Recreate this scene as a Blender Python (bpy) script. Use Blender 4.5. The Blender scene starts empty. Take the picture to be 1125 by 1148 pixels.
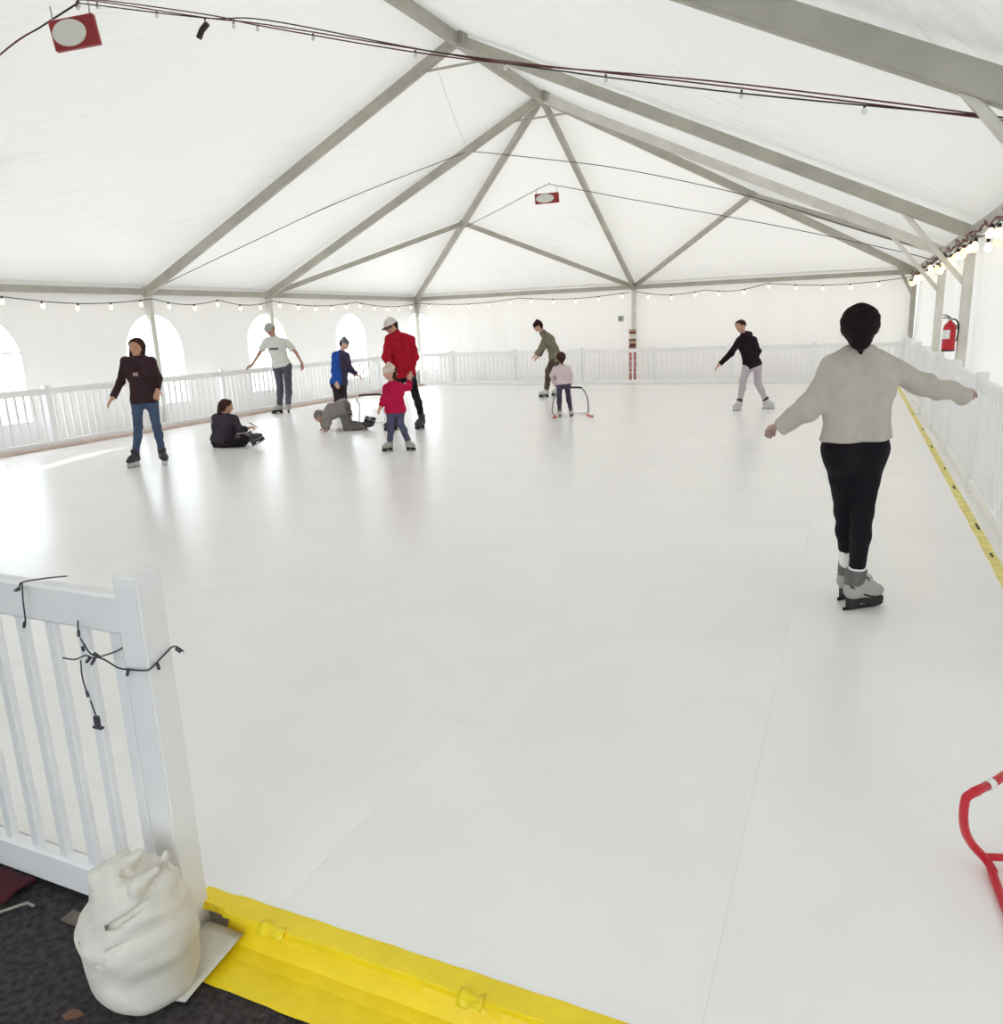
import bpy, bmesh, math, random
import numpy as np
from mathutils import Vector, Matrix
from mathutils.bvhtree import BVHTree

random.seed(7)
rng = np.random.default_rng(5)
SC = bpy.context.scene
COL = SC.collection

# ------------------------------------------------------------------ camera
cam_d = bpy.data.cameras.new('camera')
cam = bpy.data.objects.new('camera', cam_d)
COL.objects.link(cam)
yaw, pitch, roll = -0.42413, -0.23489, -0.03861
fwd = Vector((math.sin(yaw) * math.cos(pitch), math.cos(yaw) * math.cos(pitch), math.sin(pitch)))
rgt = Vector((math.cos(yaw), -math.sin(yaw), 0))
upv = rgt.cross(fwd)
r2 = rgt * math.cos(roll) + upv * math.sin(roll)
u2 = -rgt * math.sin(roll) + upv * math.cos(roll)
M3 = Matrix((r2, u2, -fwd)).transposed()
cam.matrix_world = Matrix.Translation((5.4986, -21.379, 1.6489)) @ M3.to_4x4()
cam_d.sensor_fit = 'HORIZONTAL'
cam_d.sensor_width = 36.0
cam_d.lens = 875.335 / 1125 * 36.0
cam_d.clip_start = 0.05
cam_d.clip_end = 300
SC.camera = cam

# ------------------------------------------------------------------ light
world = bpy.data.worlds.new('sky')
SC.world = world
world.use_nodes = True
bgn = world.node_tree.nodes['Background']
bgn.inputs['Color'].default_value = (0.85, 0.94, 1.0, 1)
bgn.inputs['Strength'].default_value = 3.0

sun_d = bpy.data.lights.new('sun', 'SUN')
sun_d.energy = 8.5
sun_d.angle = math.radians(1.2)
sun_d.color = (1.0, 0.95, 0.87)
sun = bpy.data.objects.new('sun', sun_d)
COL.objects.link(sun)
el = math.radians(14.0)
sdir = Vector((0.30 * math.cos(el), -0.954 * math.cos(el), -math.sin(el)))
sun.rotation_euler = sdir.to_track_quat('-Z', 'Y').to_euler()
sun.location = (-20, 30, 15)

SC.view_settings.view_transform = 'Standard'
SC.view_settings.look = 'None'
SC.view_settings.gamma = 1.0
SC.view_settings.use_curve_mapping = False
SC.view_settings.exposure = 0.43
SC.cycles.max_bounces = 22
SC.cycles.diffuse_bounces = 20
SC.cycles.glossy_bounces = 3
SC.cycles.transmission_bounces = 6
SC.cycles.transparent_max_bounces = 12
SC.cycles.caustics_reflective = False
SC.cycles.sample_clamp_indirect = 6.0


# ------------------------------------------------------------------ materials
def lin(r, g, b):
    f = lambda c: (c / 255 / 12.92) if c / 255 <= 0.04045 else ((c / 255 + 0.055) / 1.055) ** 2.4
    return (f(r), f(g), f(b))


MATS = {}


def mat(name, col, rough=0.6, metal=0.0, spec=0.4, var=0.0, vscale=6.0, bump=0.0, bscale=40.0, emit=None, estr=0.0, bdist=0.01):
    if name in MATS:
        return MATS[name]
    m = bpy.data.materials.new(name)
    m.use_nodes = True
    nt = m.node_tree
    b = nt.nodes['Principled BSDF']
    b.inputs['Base Color'].default_value = (*col, 1)
    b.inputs['Roughness'].default_value = rough
    b.inputs['Metallic'].default_value = metal
    b.inputs['Specular IOR Level'].default_value = spec
    tc = nt.nodes.new('ShaderNodeTexCoord')
    if var > 0:
        n = nt.nodes.new('ShaderNodeTexNoise')
        n.inputs['Scale'].default_value = vscale
        n.inputs['Detail'].default_value = 5
        nt.links.new(tc.outputs['Object'], n.inputs['Vector'])
        r = nt.nodes.new('ShaderNodeValToRGB')
        r.color_ramp.elements[0].position = 0.3
        r.color_ramp.elements[1].position = 0.7
        r.color_ramp.elements[0].color = (*[c * (1 - var) for c in col], 1)
        r.color_ramp.elements[1].color = (*[min(1, c * (1 + var * 0.6)) for c in col], 1)
        nt.links.new(n.outputs['Fac'], r.inputs['Fac'])
        nt.links.new(r.outputs['Color'], b.inputs['Base Color'])
    if bump > 0:
        n2 = nt.nodes.new('ShaderNodeTexNoise')
        n2.inputs['Scale'].default_value = bscale
        n2.inputs['Detail'].default_value = 4
        nt.links.new(tc.outputs['Object'], n2.inputs['Vector'])
        bp = nt.nodes.new('ShaderNodeBump')
        bp.inputs['Strength'].default_value = bump
        bp.inputs['Distance'].default_value = bdist
        nt.links.new(n2.outputs['Fac'], bp.inputs['Height'])
        nt.links.new(bp.outputs['Normal'], b.inputs['Normal'])
    if emit:
        b.inputs['Emission Color'].default_value = (*emit, 1)
        b.inputs['Emission Strength'].default_value = estr
    MATS[name] = m
    return m


def fabric_mat(name, trans, col, tcol, crease=0.25, cscale=(0.35, 3.2, 0.35), crot=-1.0):
    """white tent vinyl: part of the daylight comes through"""
    m = bpy.data.materials.new(name)
    m.use_nodes = True
    nt = m.node_tree
    for n in list(nt.nodes):
        nt.nodes.remove(n)
    out = nt.nodes.new('ShaderNodeOutputMaterial')
    df = nt.nodes.new('ShaderNodeBsdfPrincipled')
    df.inputs['Base Color'].default_value = (*col, 1)
    df.inputs['Roughness'].default_value = 0.42
    df.inputs['Specular IOR Level'].default_value = 0.35
    tr = nt.nodes.new('ShaderNodeBsdfTranslucent')
    tr.inputs['Color'].default_value = (*tcol, 1)
    mx = nt.nodes.new('ShaderNodeMixShader')
    mx.inputs['Fac'].default_value = trans
    nt.links.new(df.outputs[0], mx.inputs[1])
    nt.links.new(tr.outputs[0], mx.inputs[2])
    nt.links.new(mx.outputs[0], out.inputs['Surface'])
    tc = nt.nodes.new('ShaderNodeTexCoord')
    mr0 = nt.nodes.new('ShaderNodeMapping')
    mr0.inputs['Rotation'].default_value = (0, 0, crot)
    nt.links.new(tc.outputs['Object'], mr0.inputs['Vector'])
    mp = nt.nodes.new('ShaderNodeMapping')
    mp.inputs['Scale'].default_value = cscale
    nt.links.new(mr0.outputs[0], mp.inputs['Vector'])
    n1 = nt.nodes.new('ShaderNodeTexNoise')
    n1.inputs['Scale'].default_value = 1.6
    n1.inputs['Detail'].default_value = 3
    n1.inputs['Distortion'].default_value = 0.6
    nt.links.new(mp.outputs[0], n1.inputs['Vector'])
    n0 = nt.nodes.new('ShaderNodeTexNoise')
    n0.inputs['Scale'].default_value = 0.45
    nt.links.new(tc.outputs['Object'], n0.inputs['Vector'])
    mr = nt.nodes.new('ShaderNodeMapRange')
    mr.inputs['From Min'].default_value = 0.42
    mr.inputs['From Max'].default_value = 0.68
    nt.links.new(n0.outputs['Fac'], mr.inputs['Value'])
    mr.interpolation_type = 'SMOOTHSTEP'
    sub = nt.nodes.new('ShaderNodeMath')
    sub.operation = 'SUBTRACT'
    sub.inputs[1].default_value = 0.5
    nt.links.new(n1.outputs['Fac'], sub.inputs[0])
    mul = nt.nodes.new('ShaderNodeMath')
    mul.operation = 'MULTIPLY'
    nt.links.new(sub.outputs[0], mul.inputs[0])
    nt.links.new(mr.outputs[0], mul.inputs[1])
    bp = nt.nodes.new('ShaderNodeBump')
    bp.inputs['Strength'].default_value = crease
    bp.inputs['Distance'].default_value = 0.12
    nt.links.new(mul.outputs[0], bp.inputs['Height'])
    nt.links.new(bp.outputs[0], df.inputs['Normal'])
    MATS[name] = m
    return m


M_ROOF = fabric_mat('roof_vinyl', 0.058, (0.908, 0.905, 0.90), (0.95, 0.915, 0.87), crease=1.0)
M_WALL = fabric_mat('sidewall_vinyl', 0.045, (0.908, 0.904, 0.896), (0.95, 0.915, 0.87), crease=0.3, cscale=(2.2, 2.2, 0.35))
M_WALLR = fabric_mat('right_sidewall_vinyl', 0.125, (0.908, 0.905, 0.897), (0.95, 0.92, 0.875), crease=0.3, cscale=(2.2, 2.2, 0.35))  # brightened copy of the sidewall: extra daylight let through to lift wall and floor
M_ALU = mat('dull_aluminium', lin(182, 179, 168), 0.5, 0.25, 0.5, var=0.14, vscale=3.0)
M_ALU2 = mat('pale_aluminium', lin(222, 219, 211), 0.5, 0.2, 0.5, var=0.12, vscale=3.0)
M_PANEL = mat('white_plastic_panel', (0.945, 0.932, 0.917), 0.26, 0.0, 0.5, var=0.03, vscale=1.3, bump=0.04, bscale=6.0)
M_DECK = mat('deck_core', (0.7, 0.69, 0.67), 0.8)
M_VINYL = mat('white_fence_vinyl', (0.88, 0.88, 0.885), 0.4, 0.0, 0.45, var=0.03, vscale=3.0)
M_YEL = mat('yellow_tape', lin(250, 222, 30), 0.38, 0.0, 0.5, var=0.08, vscale=7.0, bump=0.3, bscale=14.0)
M_YELP = mat('worn_yellow_tape', lin(236, 222, 130), 0.5, 0.0, 0.4, var=0.2, vscale=9.0)
M_BLK = mat('black_rubber', lin(24, 22, 25), 0.5)
M_WIRE = mat('dark_wire', lin(48, 36, 38), 0.55)
M_RWIRE = mat('red_brown_wire', lin(104, 52, 50), 0.55)
M_BULB = mat('warm_bulb', (1.0, 0.9, 0.75), 0.3, emit=(1.0, 0.74, 0.40), estr=1.25)
M_BULB2 = mat('amber_bulb', (1.0, 0.8, 0.55), 0.3, emit=(1.0, 0.58, 0.22), estr=1.3)
M_RED = mat('red_paint', lin(196, 24, 44), 0.35, 0.0, 0.5, var=0.12, vscale=8.0)
M_REDP = mat('red_frame_paint', lin(150, 38, 44), 0.45, 0.0, 0.5)
M_WHITE = mat('plain_white', (0.85, 0.85, 0.84), 0.45)


# ------------------------------------------------------------------ object helpers
def obj(name, me, m=None, parent=None, smooth=False):
    o = bpy.data.objects.new(name, me)
    COL.objects.link(o)
    if m is not None:
        for mm in (m if isinstance(m, (list, tuple)) else [m]):
            me.materials.append(mm)
    if parent is not None:
        o.parent = parent
    if smooth and len(me.polygons):
        me.polygons.foreach_set('use_smooth', [True] * len(me.polygons))
    return o


def tag(o, label, cat, group=None):
    o['label'] = label
    o['category'] = cat
    if group:
        o['group'] = group
    return o


def thing(name, label, cat, loc=(0, 0, 0), group=None):
    o = bpy.data.objects.new(name, None)
    COL.objects.link(o)
    o.location = loc
    o.empty_display_size = 0.1
    return tag(o, label, cat, group)


def struct(o):
    o['kind'] = 'structure'
    return o


def pydata(name, verts, faces):
    me = bpy.data.meshes.new(name)
    me.from_pydata([tuple(v) for v in verts], [], [tuple(f) for f in faces])
    me.update()
    return me


def bm_mesh(name, bm):
    me = bpy.data.meshes.new(name)
    bm.normal_update()
    bm.to_mesh(me)
    bm.free()
    return me


def box_mesh(name, sx, sy, sz, bevel=0.0, center=(0, 0, 0), seg=1):
    bm = bmesh.new()
    bmesh.ops.create_cube(bm, size=1.0)
    for v in bm.verts:
        v.co = Vector((v.co.x * sx + center[0], v.co.y * sy + center[1], v.co.z * sz + center[2]))
    if bevel > 0:
        bmesh.ops.bevel(bm, geom=list(bm.edges), offset=bevel, segments=seg, affect='EDGES', profile=0.5)
    return bm_mesh(name, bm)


def beam_mesh(name, a, b, w, h, off=Vector((0, 0, 0)), bevel=0.012):
    """rectangular bar from a to b: w across, h deep (in the vertical plane of the bar)"""
    a = Vector(a) - off
    b = Vector(b) - off
    d = (b - a)
    L = d.length
    d.normalize()
    side = d.cross(Vector((0, 0, 1)))
    if side.length < 1e-4:
        side = Vector((1, 0, 0))
    side.normalize()
    up = side.cross(d)
    bm = bmesh.new()
    bmesh.ops.create_cube(bm, size=1.0)
    for v in bm.verts:
        v.co = Vector((v.co.x * w, v.co.y * L, v.co.z * h))
    if bevel > 0:
        bmesh.ops.bevel(bm, geom=list(bm.edges), offset=bevel, segments=2, affect='EDGES', profile=0.5)
    c = (a + b) / 2
    for v in bm.verts:
        v.co = c + side * v.co.x + d * v.co.y + up * v.co.z
    return bm_mesh(name, bm)


def catmull(pts, n=6, closed=False):
    P = [Vector(p) for p in pts]
    if len(P) < 3:
        return P
    out = []
    m = len(P)
    rngk = range(m if closed else m - 1)
    for i in rngk:
        if closed:
            p0, p1, p2, p3 = P[(i - 1) % m], P[i], P[(i + 1) % m], P[(i + 2) % m]
        else:
            p0, p1, p2, p3 = P[max(i - 1, 0)], P[i], P[i + 1], P[min(i + 2, m - 1)]
        for k in range(n):
            t = k / n
            out.append(0.5 * ((2 * p1) + (p2 - p0) * t + (2 * p0 - 5 * p1 + 4 * p2 - p3) * t * t + (3 * p1 - p0 - 3 * p2 + p3) * t ** 3))
    if not closed:
        out.append(P[-1])
    return out


def tube_mesh(name, pts, r, seg=8, smooth_n=0, off=Vector((0, 0, 0)), caps=True):
    pts = catmull(pts, smooth_n) if smooth_n else [Vector(p) for p in pts]
    pts = [p - off for p in pts]
    verts, faces = [], []
    n = len(pts)
    prev = None
    for i, p in enumerate(pts):
        d = (pts[min(i + 1, n - 1)] - pts[max(i - 1, 0)])
        if d.length < 1e-9:
            d = Vector((0, 0, 1))
        d.normalize()
        if prev is None:
            a = d.cross(Vector((0, 0, 1)))
            if a.length < 1e-3:
                a = Vector((1, 0, 0))
        else:
            a = prev - d * prev.dot(d)
        a.normalize()
        prev = a
        b = d.cross(a)
        rr = r[i] if isinstance(r, (list, tuple)) else r
        for k in range(seg):
            t = 2 * math.pi * k / seg
            verts.append(p + (a * math.cos(t) + b * math.sin(t)) * rr)
    for i in range(n - 1):
        for k in range(seg):
            k2 = (k + 1) % seg
            faces.append((i * seg + k, i * seg + k2, (i + 1) * seg + k2, (i + 1) * seg + k))
    if caps:
        faces.append(tuple(range(seg))[::-1])
        faces.append(tuple((n - 1) * seg + k for k in range(seg)))
    return pydata(name, verts, faces)


def lathe_mesh(name, prof, seg=12, axis='Z', c=(0, 0, 0)):
    verts, faces = [], []
    for (r, z) in prof:
        for k in range(seg):
            t = 2 * math.pi * k / seg
            verts.append((c[0] + r * math.cos(t), c[1] + r * math.sin(t), c[2] + z))
    for i in range(len(prof) - 1):
        for k in range(seg):
            k2 = (k + 1) % seg
            faces.append((i * seg + k, i * seg + k2, (i + 1) * seg + k2, (i + 1) * seg + k))
    faces.append(tuple(range(seg))[::-1])
    faces.append(tuple((len(prof) - 1) * seg + k for k in range(seg)))
    return pydata(name, verts, faces)


# ------------------------------------------------------------------ rounded-form modelling (signed distance -> mesh)
def surface_nets(f, org, h):
    ins = f < 0
    nx, ny, nz = f.shape
    cnt = np.zeros((nx - 1, ny - 1, nz - 1), np.int8)
    for dx in (0, 1):
        for dy in (0, 1):
            for dz in (0, 1):
                cnt += ins[dx:nx - 1 + dx, dy:ny - 1 + dy, dz:nz - 1 + dz]
    act = np.argwhere((cnt > 0) & (cnt < 8))
    idx = -np.ones(cnt.shape, np.int64)
    idx[act[:, 0], act[:, 1], act[:, 2]] = np.arange(len(act))
    acc = np.zeros((len(act), 3))
    num = np.zeros(len(act))
    cor = [(x, y, z) for x in (0, 1) for y in (0, 1) for z in (0, 1)]
    for a in cor:
        for ax in range(3):
            if a[ax] == 0:
                b = list(a)
                b[ax] = 1
                fa = f[act[:, 0] + a[0], act[:, 1] + a[1], act[:, 2] + a[2]]
                fb = f[act[:, 0] + b[0], act[:, 1] + b[1], act[:, 2] + b[2]]
                sg = (fa < 0) != (fb < 0)
                t = np.where(sg, fa / np.where(sg, fa - fb, 1), 0)
                q = np.tile(np.array(a, float), (len(act), 1))
                q[:, ax] += t
                acc += q * sg[:, None]
                num += sg
    V = (act + acc / num[:, None]) * h + org
    F = []
    for ax in range(3):
        o1, o2 = (ax + 1) % 3, (ax + 2) % 3
        sl0 = [slice(None)] * 3
        sl1 = [slice(None)] * 3
        sl0[ax] = slice(0, -1)
        sl1[ax] = slice(1, None)
        A, B = ins[tuple(sl0)], ins[tuple(sl1)]
        e = np.argwhere(A != B)
        lim = np.array(f.shape)
        ok = (e[:, o1] > 0) & (e[:, o2] > 0) & (e[:, o1] < lim[o1] - 1) & (e[:, o2] < lim[o2] - 1)
        e = e[ok]
        u = np.zeros(3, int)
        v = np.zeros(3, int)
        u[o1] = 1
        v[o2] = 1
        c = [e - u - v, e - v, e, e - u]
        q = np.stack([idx[k[:, 0], k[:, 1], k[:, 2]] for k in c], 1)
        out = A[e[:, 0], e[:, 1], e[:, 2]]
        q[~out] = q[~out][:, ::-1]
        F.append(q)
    F = np.concatenate(F)
    F = F[(F >= 0).all(1)]
    return V, F


def sdf_mesh(name, groups, h, kj=0.02, noise=None, origin=(0, 0, 0), sub=None):
    """groups: list of dict(p=[(a, b, ra, rb)], k=blend, cuts=[(point, normal)]); union of the groups"""
    allp = [q for g in groups for q in g['p']]
    lo = np.min([np.minimum(np.array(a), np.array(b)) - max(ra, rb) for a, b, ra, rb in allp], 0) - 4 * h - 0.02
    hi = np.max([np.maximum(np.array(a), np.array(b)) + max(ra, rb) for a, b, ra, rb in allp], 0) + 4 * h + 0.02
    n = np.ceil((hi - lo) / h).astype(int) + 1
    X = [(lo[i] + np.arange(n[i]) * h).astype(np.float32) for i in range(3)]

    def smin(a, b, k):
        hh = np.maximum(k - np.abs(a - b), 0) / k
        return np.minimum(a, b) - hh * hh * k * 0.25

    def evalp(prims, k):
        f = np.full(tuple(n), 0.5, np.float32)
        for a, b, ra, rb in prims:
            a = np.array(a, np.float32)
            b = np.array(b, np.float32)
            mg = max(ra, rb) + k + 3 * h
            i0 = np.maximum(np.floor((np.minimum(a, b) - mg - lo) / h).astype(int), 0)
            i1 = np.minimum(np.ceil((np.maximum(a, b) + mg - lo) / h).astype(int) + 1, n)
            s = tuple(slice(i0[i], i1[i]) for i in range(3))
            px = X[0][s[0]][:, None, None] - a[0]
            py = X[1][s[1]][None, :, None] - a[1]
            pz = X[2][s[2]][None, None, :] - a[2]
            d = b - a
            dd = max(float(d @ d), 1e-9)
            t = np.clip((px * d[0] + py * d[1] + pz * d[2]) / dd, 0, 1)
            dist = np.sqrt((px - t * d[0]) ** 2 + (py - t * d[1]) ** 2 + (pz - t * d[2]) ** 2) - (ra + (rb - ra) * t)
            f[s] = smin(f[s], dist, k)
        return f

    def halfspace(pt, nrm):
        pt = np.array(pt, np.float32)
        nrm = np.array(nrm, np.float32)
        nrm = nrm / np.linalg.norm(nrm)
        return ((X[0] - pt[0]) * nrm[0])[:, None, None] + ((X[1] - pt[1]) * nrm[1])[None, :, None] + ((X[2] - pt[2]) * nrm[2])[None, None, :]

    tot = None
    for g in groups:
        f = evalp(g['p'], g.get('k', 0.03))
        if noise is not None and not g.get('plain'):
            f = f + noise(X[0][:, None, None], X[1][None, :, None], X[2][None, None, :])
        for pt, nrm in g.get('cuts', []):
            f = np.maximum(f, halfspace(pt, nrm))
        if g.get('minus'):
            f = np.maximum(f, -evalp(g['minus'], 0.005))
        tot = f if tot is None else smin(tot, f, kj)
    V, F = surface_nets(tot, lo, h)
    V = V - np.array(origin)
    me = bpy.data.meshes.new(name)
    me.vertices.add(len(V))
    me.vertices.foreach_set('co', V.astype(np.float32).ravel())
    me.loops.add(F.size)
    me.loops.foreach_set('vertex_index', F.astype(np.int32).ravel())
    me.polygons.add(len(F))
    me.polygons.foreach_set('loop_start', np.arange(0, F.size, 4, dtype=np.int32))
    me.polygons.foreach_set('use_smooth', np.ones(len(F), bool))
    me.update(calc_edges=True)
    me.validate()
    return me

# ================================================================== the tent shell
W = 6.706          # half width
EZ = 2.504         # eave height
HZ = 5.662         # ridge height
D = 6.718          # depth of the hip end
YF = [-D, -D - 3.407, -D - 3.407 - 5.991, -D - 3.407 - 5.991 - 5.4]   # rafter frames
YEND = -23.7       # front end of the tent, behind the camera
GZ = -0.10         # asphalt level, the rink deck top is z = 0

# asphalt under everything
M_ASPH = mat('asphalt', lin(66, 61, 63), 0.85, 0.0, 0.25, var=0.6, vscale=48.0, bump=0.6, bscale=160.0)
fl = obj('floor_asphalt', box_mesh('floor_asphalt', 2 * W + 0.6, 24.5, 0.1, 0, (0, -11.85, GZ - 0.05)), M_ASPH)
struct(fl)
# snow-bright ground outside, past the sidewalls
M_OUT = mat('pale_gravel', lin(190, 188, 184), 0.9, var=0.1)
gv, gf = [], []
ro = [(-60, -70), (60, -70), (60, 40), (-60, 40)]
ri = [(-W - 0.3, -24.1), (W + 0.3, -24.1), (W + 0.3, 0.4), (-W - 0.3, 0.4)]
for (x, y) in ro + ri:
    gv.append((x, y, GZ - 0.02))
gf = [(0, 1, 5, 4), (1, 2, 6, 5), (2, 3, 7, 6), (3, 0, 4, 7)]
struct(obj('floor_outside', pydata('floor_outside', gv, gf), M_OUT))

# rink deck with its laid plastic panels (1.22 x 2.44 m)
RX0, RX1, RY0, RY1 = -6.22, 6.63, -19.90, -0.92
deck = obj('floor', box_mesh('floor', RX1 - RX0, RY1 - RY0, 0.078, 0, ((RX0 + RX1) / 2, (RY0 + RY1) / 2, -0.061)), M_DECK)
struct(deck)
xs = [4.045 + 1.22 * k for k in range(-9, 3)]
xs = [RX0] + [x for x in xs if RX0 + 0.05 < x < RX1 - 0.1] + [RX1]
ys = [-18.71 + 2.44 * k for k in range(0, 9)]
ys = [RY0] + [y for y in ys if RY0 + 0.1 < y < RY1 - 0.1] + [RY1]
pcache = {}
GAP = 0.0004
for i in range(len(xs) - 1):
    for j in range(len(ys) - 1):
        sx, sy = xs[i + 1] - xs[i] - GAP, ys[j + 1] - ys[j] - GAP
        key = (round(sx, 3), round(sy, 3))
        if key not in pcache:
            pcache[key] = box_mesh('panel', sx, sy, 0.0216, 0.0005)
            pcache[key].materials.append(M_PANEL)
        o = obj('panel', pcache[key], None, deck)
        o.location = ((xs[i] + xs[i + 1]) / 2, (ys[j] + ys[j + 1]) / 2, -0.0108 + random.uniform(-0.0004, 0.0))

# ---------------------------------------------------------------- roof fabric
def roof_noise(a, b):
    return 0.012 * math.sin(a * 2.1 + 1.3 * math.sin(b * 1.1)) + 0.008 * math.sin(b * 3.7 + 2 * math.sin(a * 0.7))


OFF = 0.13
rv, rf = [], []


def add_grid(fn, nu, nv):
    base = len(rv)
    for j in range(nv + 1):
        for i in range(nu + 1):
            rv.append(fn(i / nu, j / nv))
    for j in range(nv):
        for i in range(nu):
            a = base + j * (nu + 1) + i
            rf.append((a, a + 1, a + nu + 2, a + nu + 1))


def bay_frac(y):
    ed = [0.0] + YF + [YEND]
    for k in range(len(ed) - 1):
        if ed[k] >= y >= ed[k + 1]:
            return (ed[k] - y) / (ed[k] - ed[k + 1])
    return 0


OV = 0.16
for sgn in (-1, 1):
    def fside(u, v, sgn=sgn, ya=OV, yb=-D):
        y = ya + (yb - ya) * v
        um = 1.0 if y <= -D else max(0.0, min(1.0, (-y + OV) / (D + OV)))
        uu = u * um
        x = sgn * ((W + OV) * (1 - uu))
        z = EZ - 0.02 + (HZ - EZ + 0.02) * uu + OFF
        s = -0.06 * math.sin(math.pi * bay_frac(y)) * math.sin(math.pi * min(1, u)) if y < -D else 0
        s += roof_noise(y, x) * math.sin(math.pi * min(1, u))
        return (x + sgn * 0.35 * s, y, z + s)
    add_grid(fside, 26, 40)
    add_grid(lambda u, v, f=fside: f(u, v, ya=-D, yb=YEND), 26, 112)


def fback(u, v):
    x = (-1 + 2 * v) * (W + OV)
    um = 1 - abs(x) / (W + OV)
    uu = u * um
    y = OV - (D + OV) * uu
    z = EZ - 0.02 + (HZ - EZ + 0.02) * uu + OFF
    s = roof_noise(x, y) * math.sin(math.pi * u) * um
    return (x, y, z + s)


add_grid(fback, 20, 60)
roof = obj('ceiling', pydata('ceiling', rv, rf), M_ROOF, smooth=True)
struct(roof)


# ---------------------------------------------------------------- sidewalls with arched windows
AW, AB, AS = 0.68, 0.39, 1.42          # half width, sill, spring line of an arch
WIN = [-13.43, -10.02, -6.78, -3.44]


def arch_loop(c, n=14):
    pts = [(c - AW, AB), (c - AW, AB + (AS - AB) * 0.5)]
    pts += [(c - AW * math.cos(math.pi * k / n), AS + AW * math.sin(math.pi * k / n)) for k in range(n + 1)]
    pts += [(c + AW, AB + (AS - AB) * 0.5), (c + AW, AB)]
    pts += [(c + AW * (1 - 2 * k / 6), AB) for k in range(1, 6)]
    return pts


def half_arch(c, sgn, n=8):
    """half an arch that ends at the corner fold: from c to c + sgn * AW"""
    pts = [(c + sgn * AW, AB), (c + sgn * AW, AB + (AS - AB) * 0.5)]
    pts += [(c + sgn * AW * math.cos(math.pi / 2 * k / n), AS + AW * math.sin(math.pi / 2 * k / n)) for k in range(n)]
    pts += [(c + sgn * 0.015, AS + AW), (c + sgn * 0.015, AS), (c + sgn * 0.015, AB)]
    return pts


def wall_mesh(name, length0, length1, holes, fold, to3d):
    """strip wall between s = length0..length1, z = GZ..top; holes = list of (loop, s0, s1)"""
    top, bot = EZ + 0.15, GZ
    V, F = [], []

    def vert(s, z):
        V.append(to3d(s, z, fold(s, z)))
        return len(V) - 1

    def grid(s0, s1):
        if s1 - s0 < 1e-4:
            return
        nu, nv = max(1, int((s1 - s0) / 0.12)), 14
        b = len(V)
        for j in range(nv + 1):
            for i in range(nu + 1):
                vert(s0 + (s1 - s0) * i / nu, bot + (top - bot) * j / nv)
        for j in range(nv):
            for i in range(nu):
                a = b + j * (nu + 1) + i
                F.append((a, a + 1, a + nu + 2, a + nu + 1))

    cur = length0
    for loop, s0, s1 in sorted(holes, key=lambda h: h[1]):
        grid(cur, s0)
        cs, cz = sum(p[0] for p in loop) / len(loop), sum(p[1] for p in loop) / len(loop)
        rings = 5
        n = len(loop)
        b = len(V)
        outer = []
        for (s, z) in loop:
            ds, dz = s - cs, z - cz
            t = 1e9
            if ds > 1e-6: t = min(t, (s1 - cs) / ds)
            if ds < -1e-6: t = min(t, (s0 - cs) / ds)
            if dz > 1e-6: t = min(t, (top - cz) / dz)
            if dz < -1e-6: t = min(t, (bot - cz) / dz)
            outer.append([cs + ds * t, cz + dz * t])
        # pull the nearest outer point onto each rectangle corner
        for (qs, qz) in ((s0, bot), (s1, bot), (s0, top), (s1, top)):
            k = min(range(n), key=lambda i: (outer[i][0] - qs) ** 2 + (outer[i][1] - qz) ** 2)
            outer[k] = [qs, qz]
        for r in range(rings + 1):
            t = r / rings
            for i in range(n):
                vert(loop[i][0] + (outer[i][0] - loop[i][0]) * t, loop[i][1] + (outer[i][1] - loop[i][1]) * t)
        for r in range(rings):
            for i in range(n):
                i2 = (i + 1) % n
                F.append((b + r * n + i, b + r * n + i2, b + (r + 1) * n + i2, b + (r + 1) * n + i))
        cur = s1
    grid(cur, length1)
    return pydata(name, V, F)


def wfold(s, z):
    a = max(0, min(1, (z + 0.1) / 2.5))
    return 0.02 * math.sin(s * 3.1 + 1.2 * math.sin(z * 1.3 + s)) * (1 - 0.6 * a) + 0.012 * math.sin(s * 7.3 + 1.5 * z)


def nofold(s, z):
    return 0.0


WX = W + 0.10
holes = [(arch_loop(c), c - 0.95, c + 0.95) for c in WIN]
holes.append((half_arch(0.09, -1), -1.0, 0.0895))
lw = obj('wall_left', wall_mesh('wall_left', YEND, 0.09, holes, lambda s, z: 0.35 * wfold(s, z), lambda s, z, f: (-WX + f, s, z)), M_WALL, smooth=True)
struct(lw)
bw = obj('wall_back', wall_mesh('wall_back', -WX, WX, [(half_arch(-WX, 1), -WX, -WX + 1.0)],
                                lambda s, z: (1.4 * wfold(s * 1.1 + 2, z) - 0.035) * max(0.0, min(1.0, s + WX - 1.05)), lambda s, z, f: (s, 0.09 - f, z)), M_WALL, smooth=True)
struct(bw)
rw = obj('wall_right', wall_mesh('wall_right', YEND, 0.09, [], wfold, lambda s, z, f: (WX - f, s, z)), M_WALLR, smooth=True)
struct(rw)
# front end, unseen: gable over an entrance opening added to light the floor
fv_ = [(-WX, YEND, EZ + 0.15), (WX, YEND, EZ + 0.15), (0, YEND, HZ + 0.13), (-WX, YEND, GZ), (3.6, YEND, GZ), (3.6, YEND, EZ + 0.15), (6.2, YEND, GZ), (WX, YEND, GZ), (6.2, YEND, EZ + 0.15)]
fw = obj('wall_front', pydata('wall_front', fv_, [(0, 5, 8, 1, 2), (3, 4, 5, 0), (6, 7, 1, 8)]), M_WALL)
struct(fw)

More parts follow.
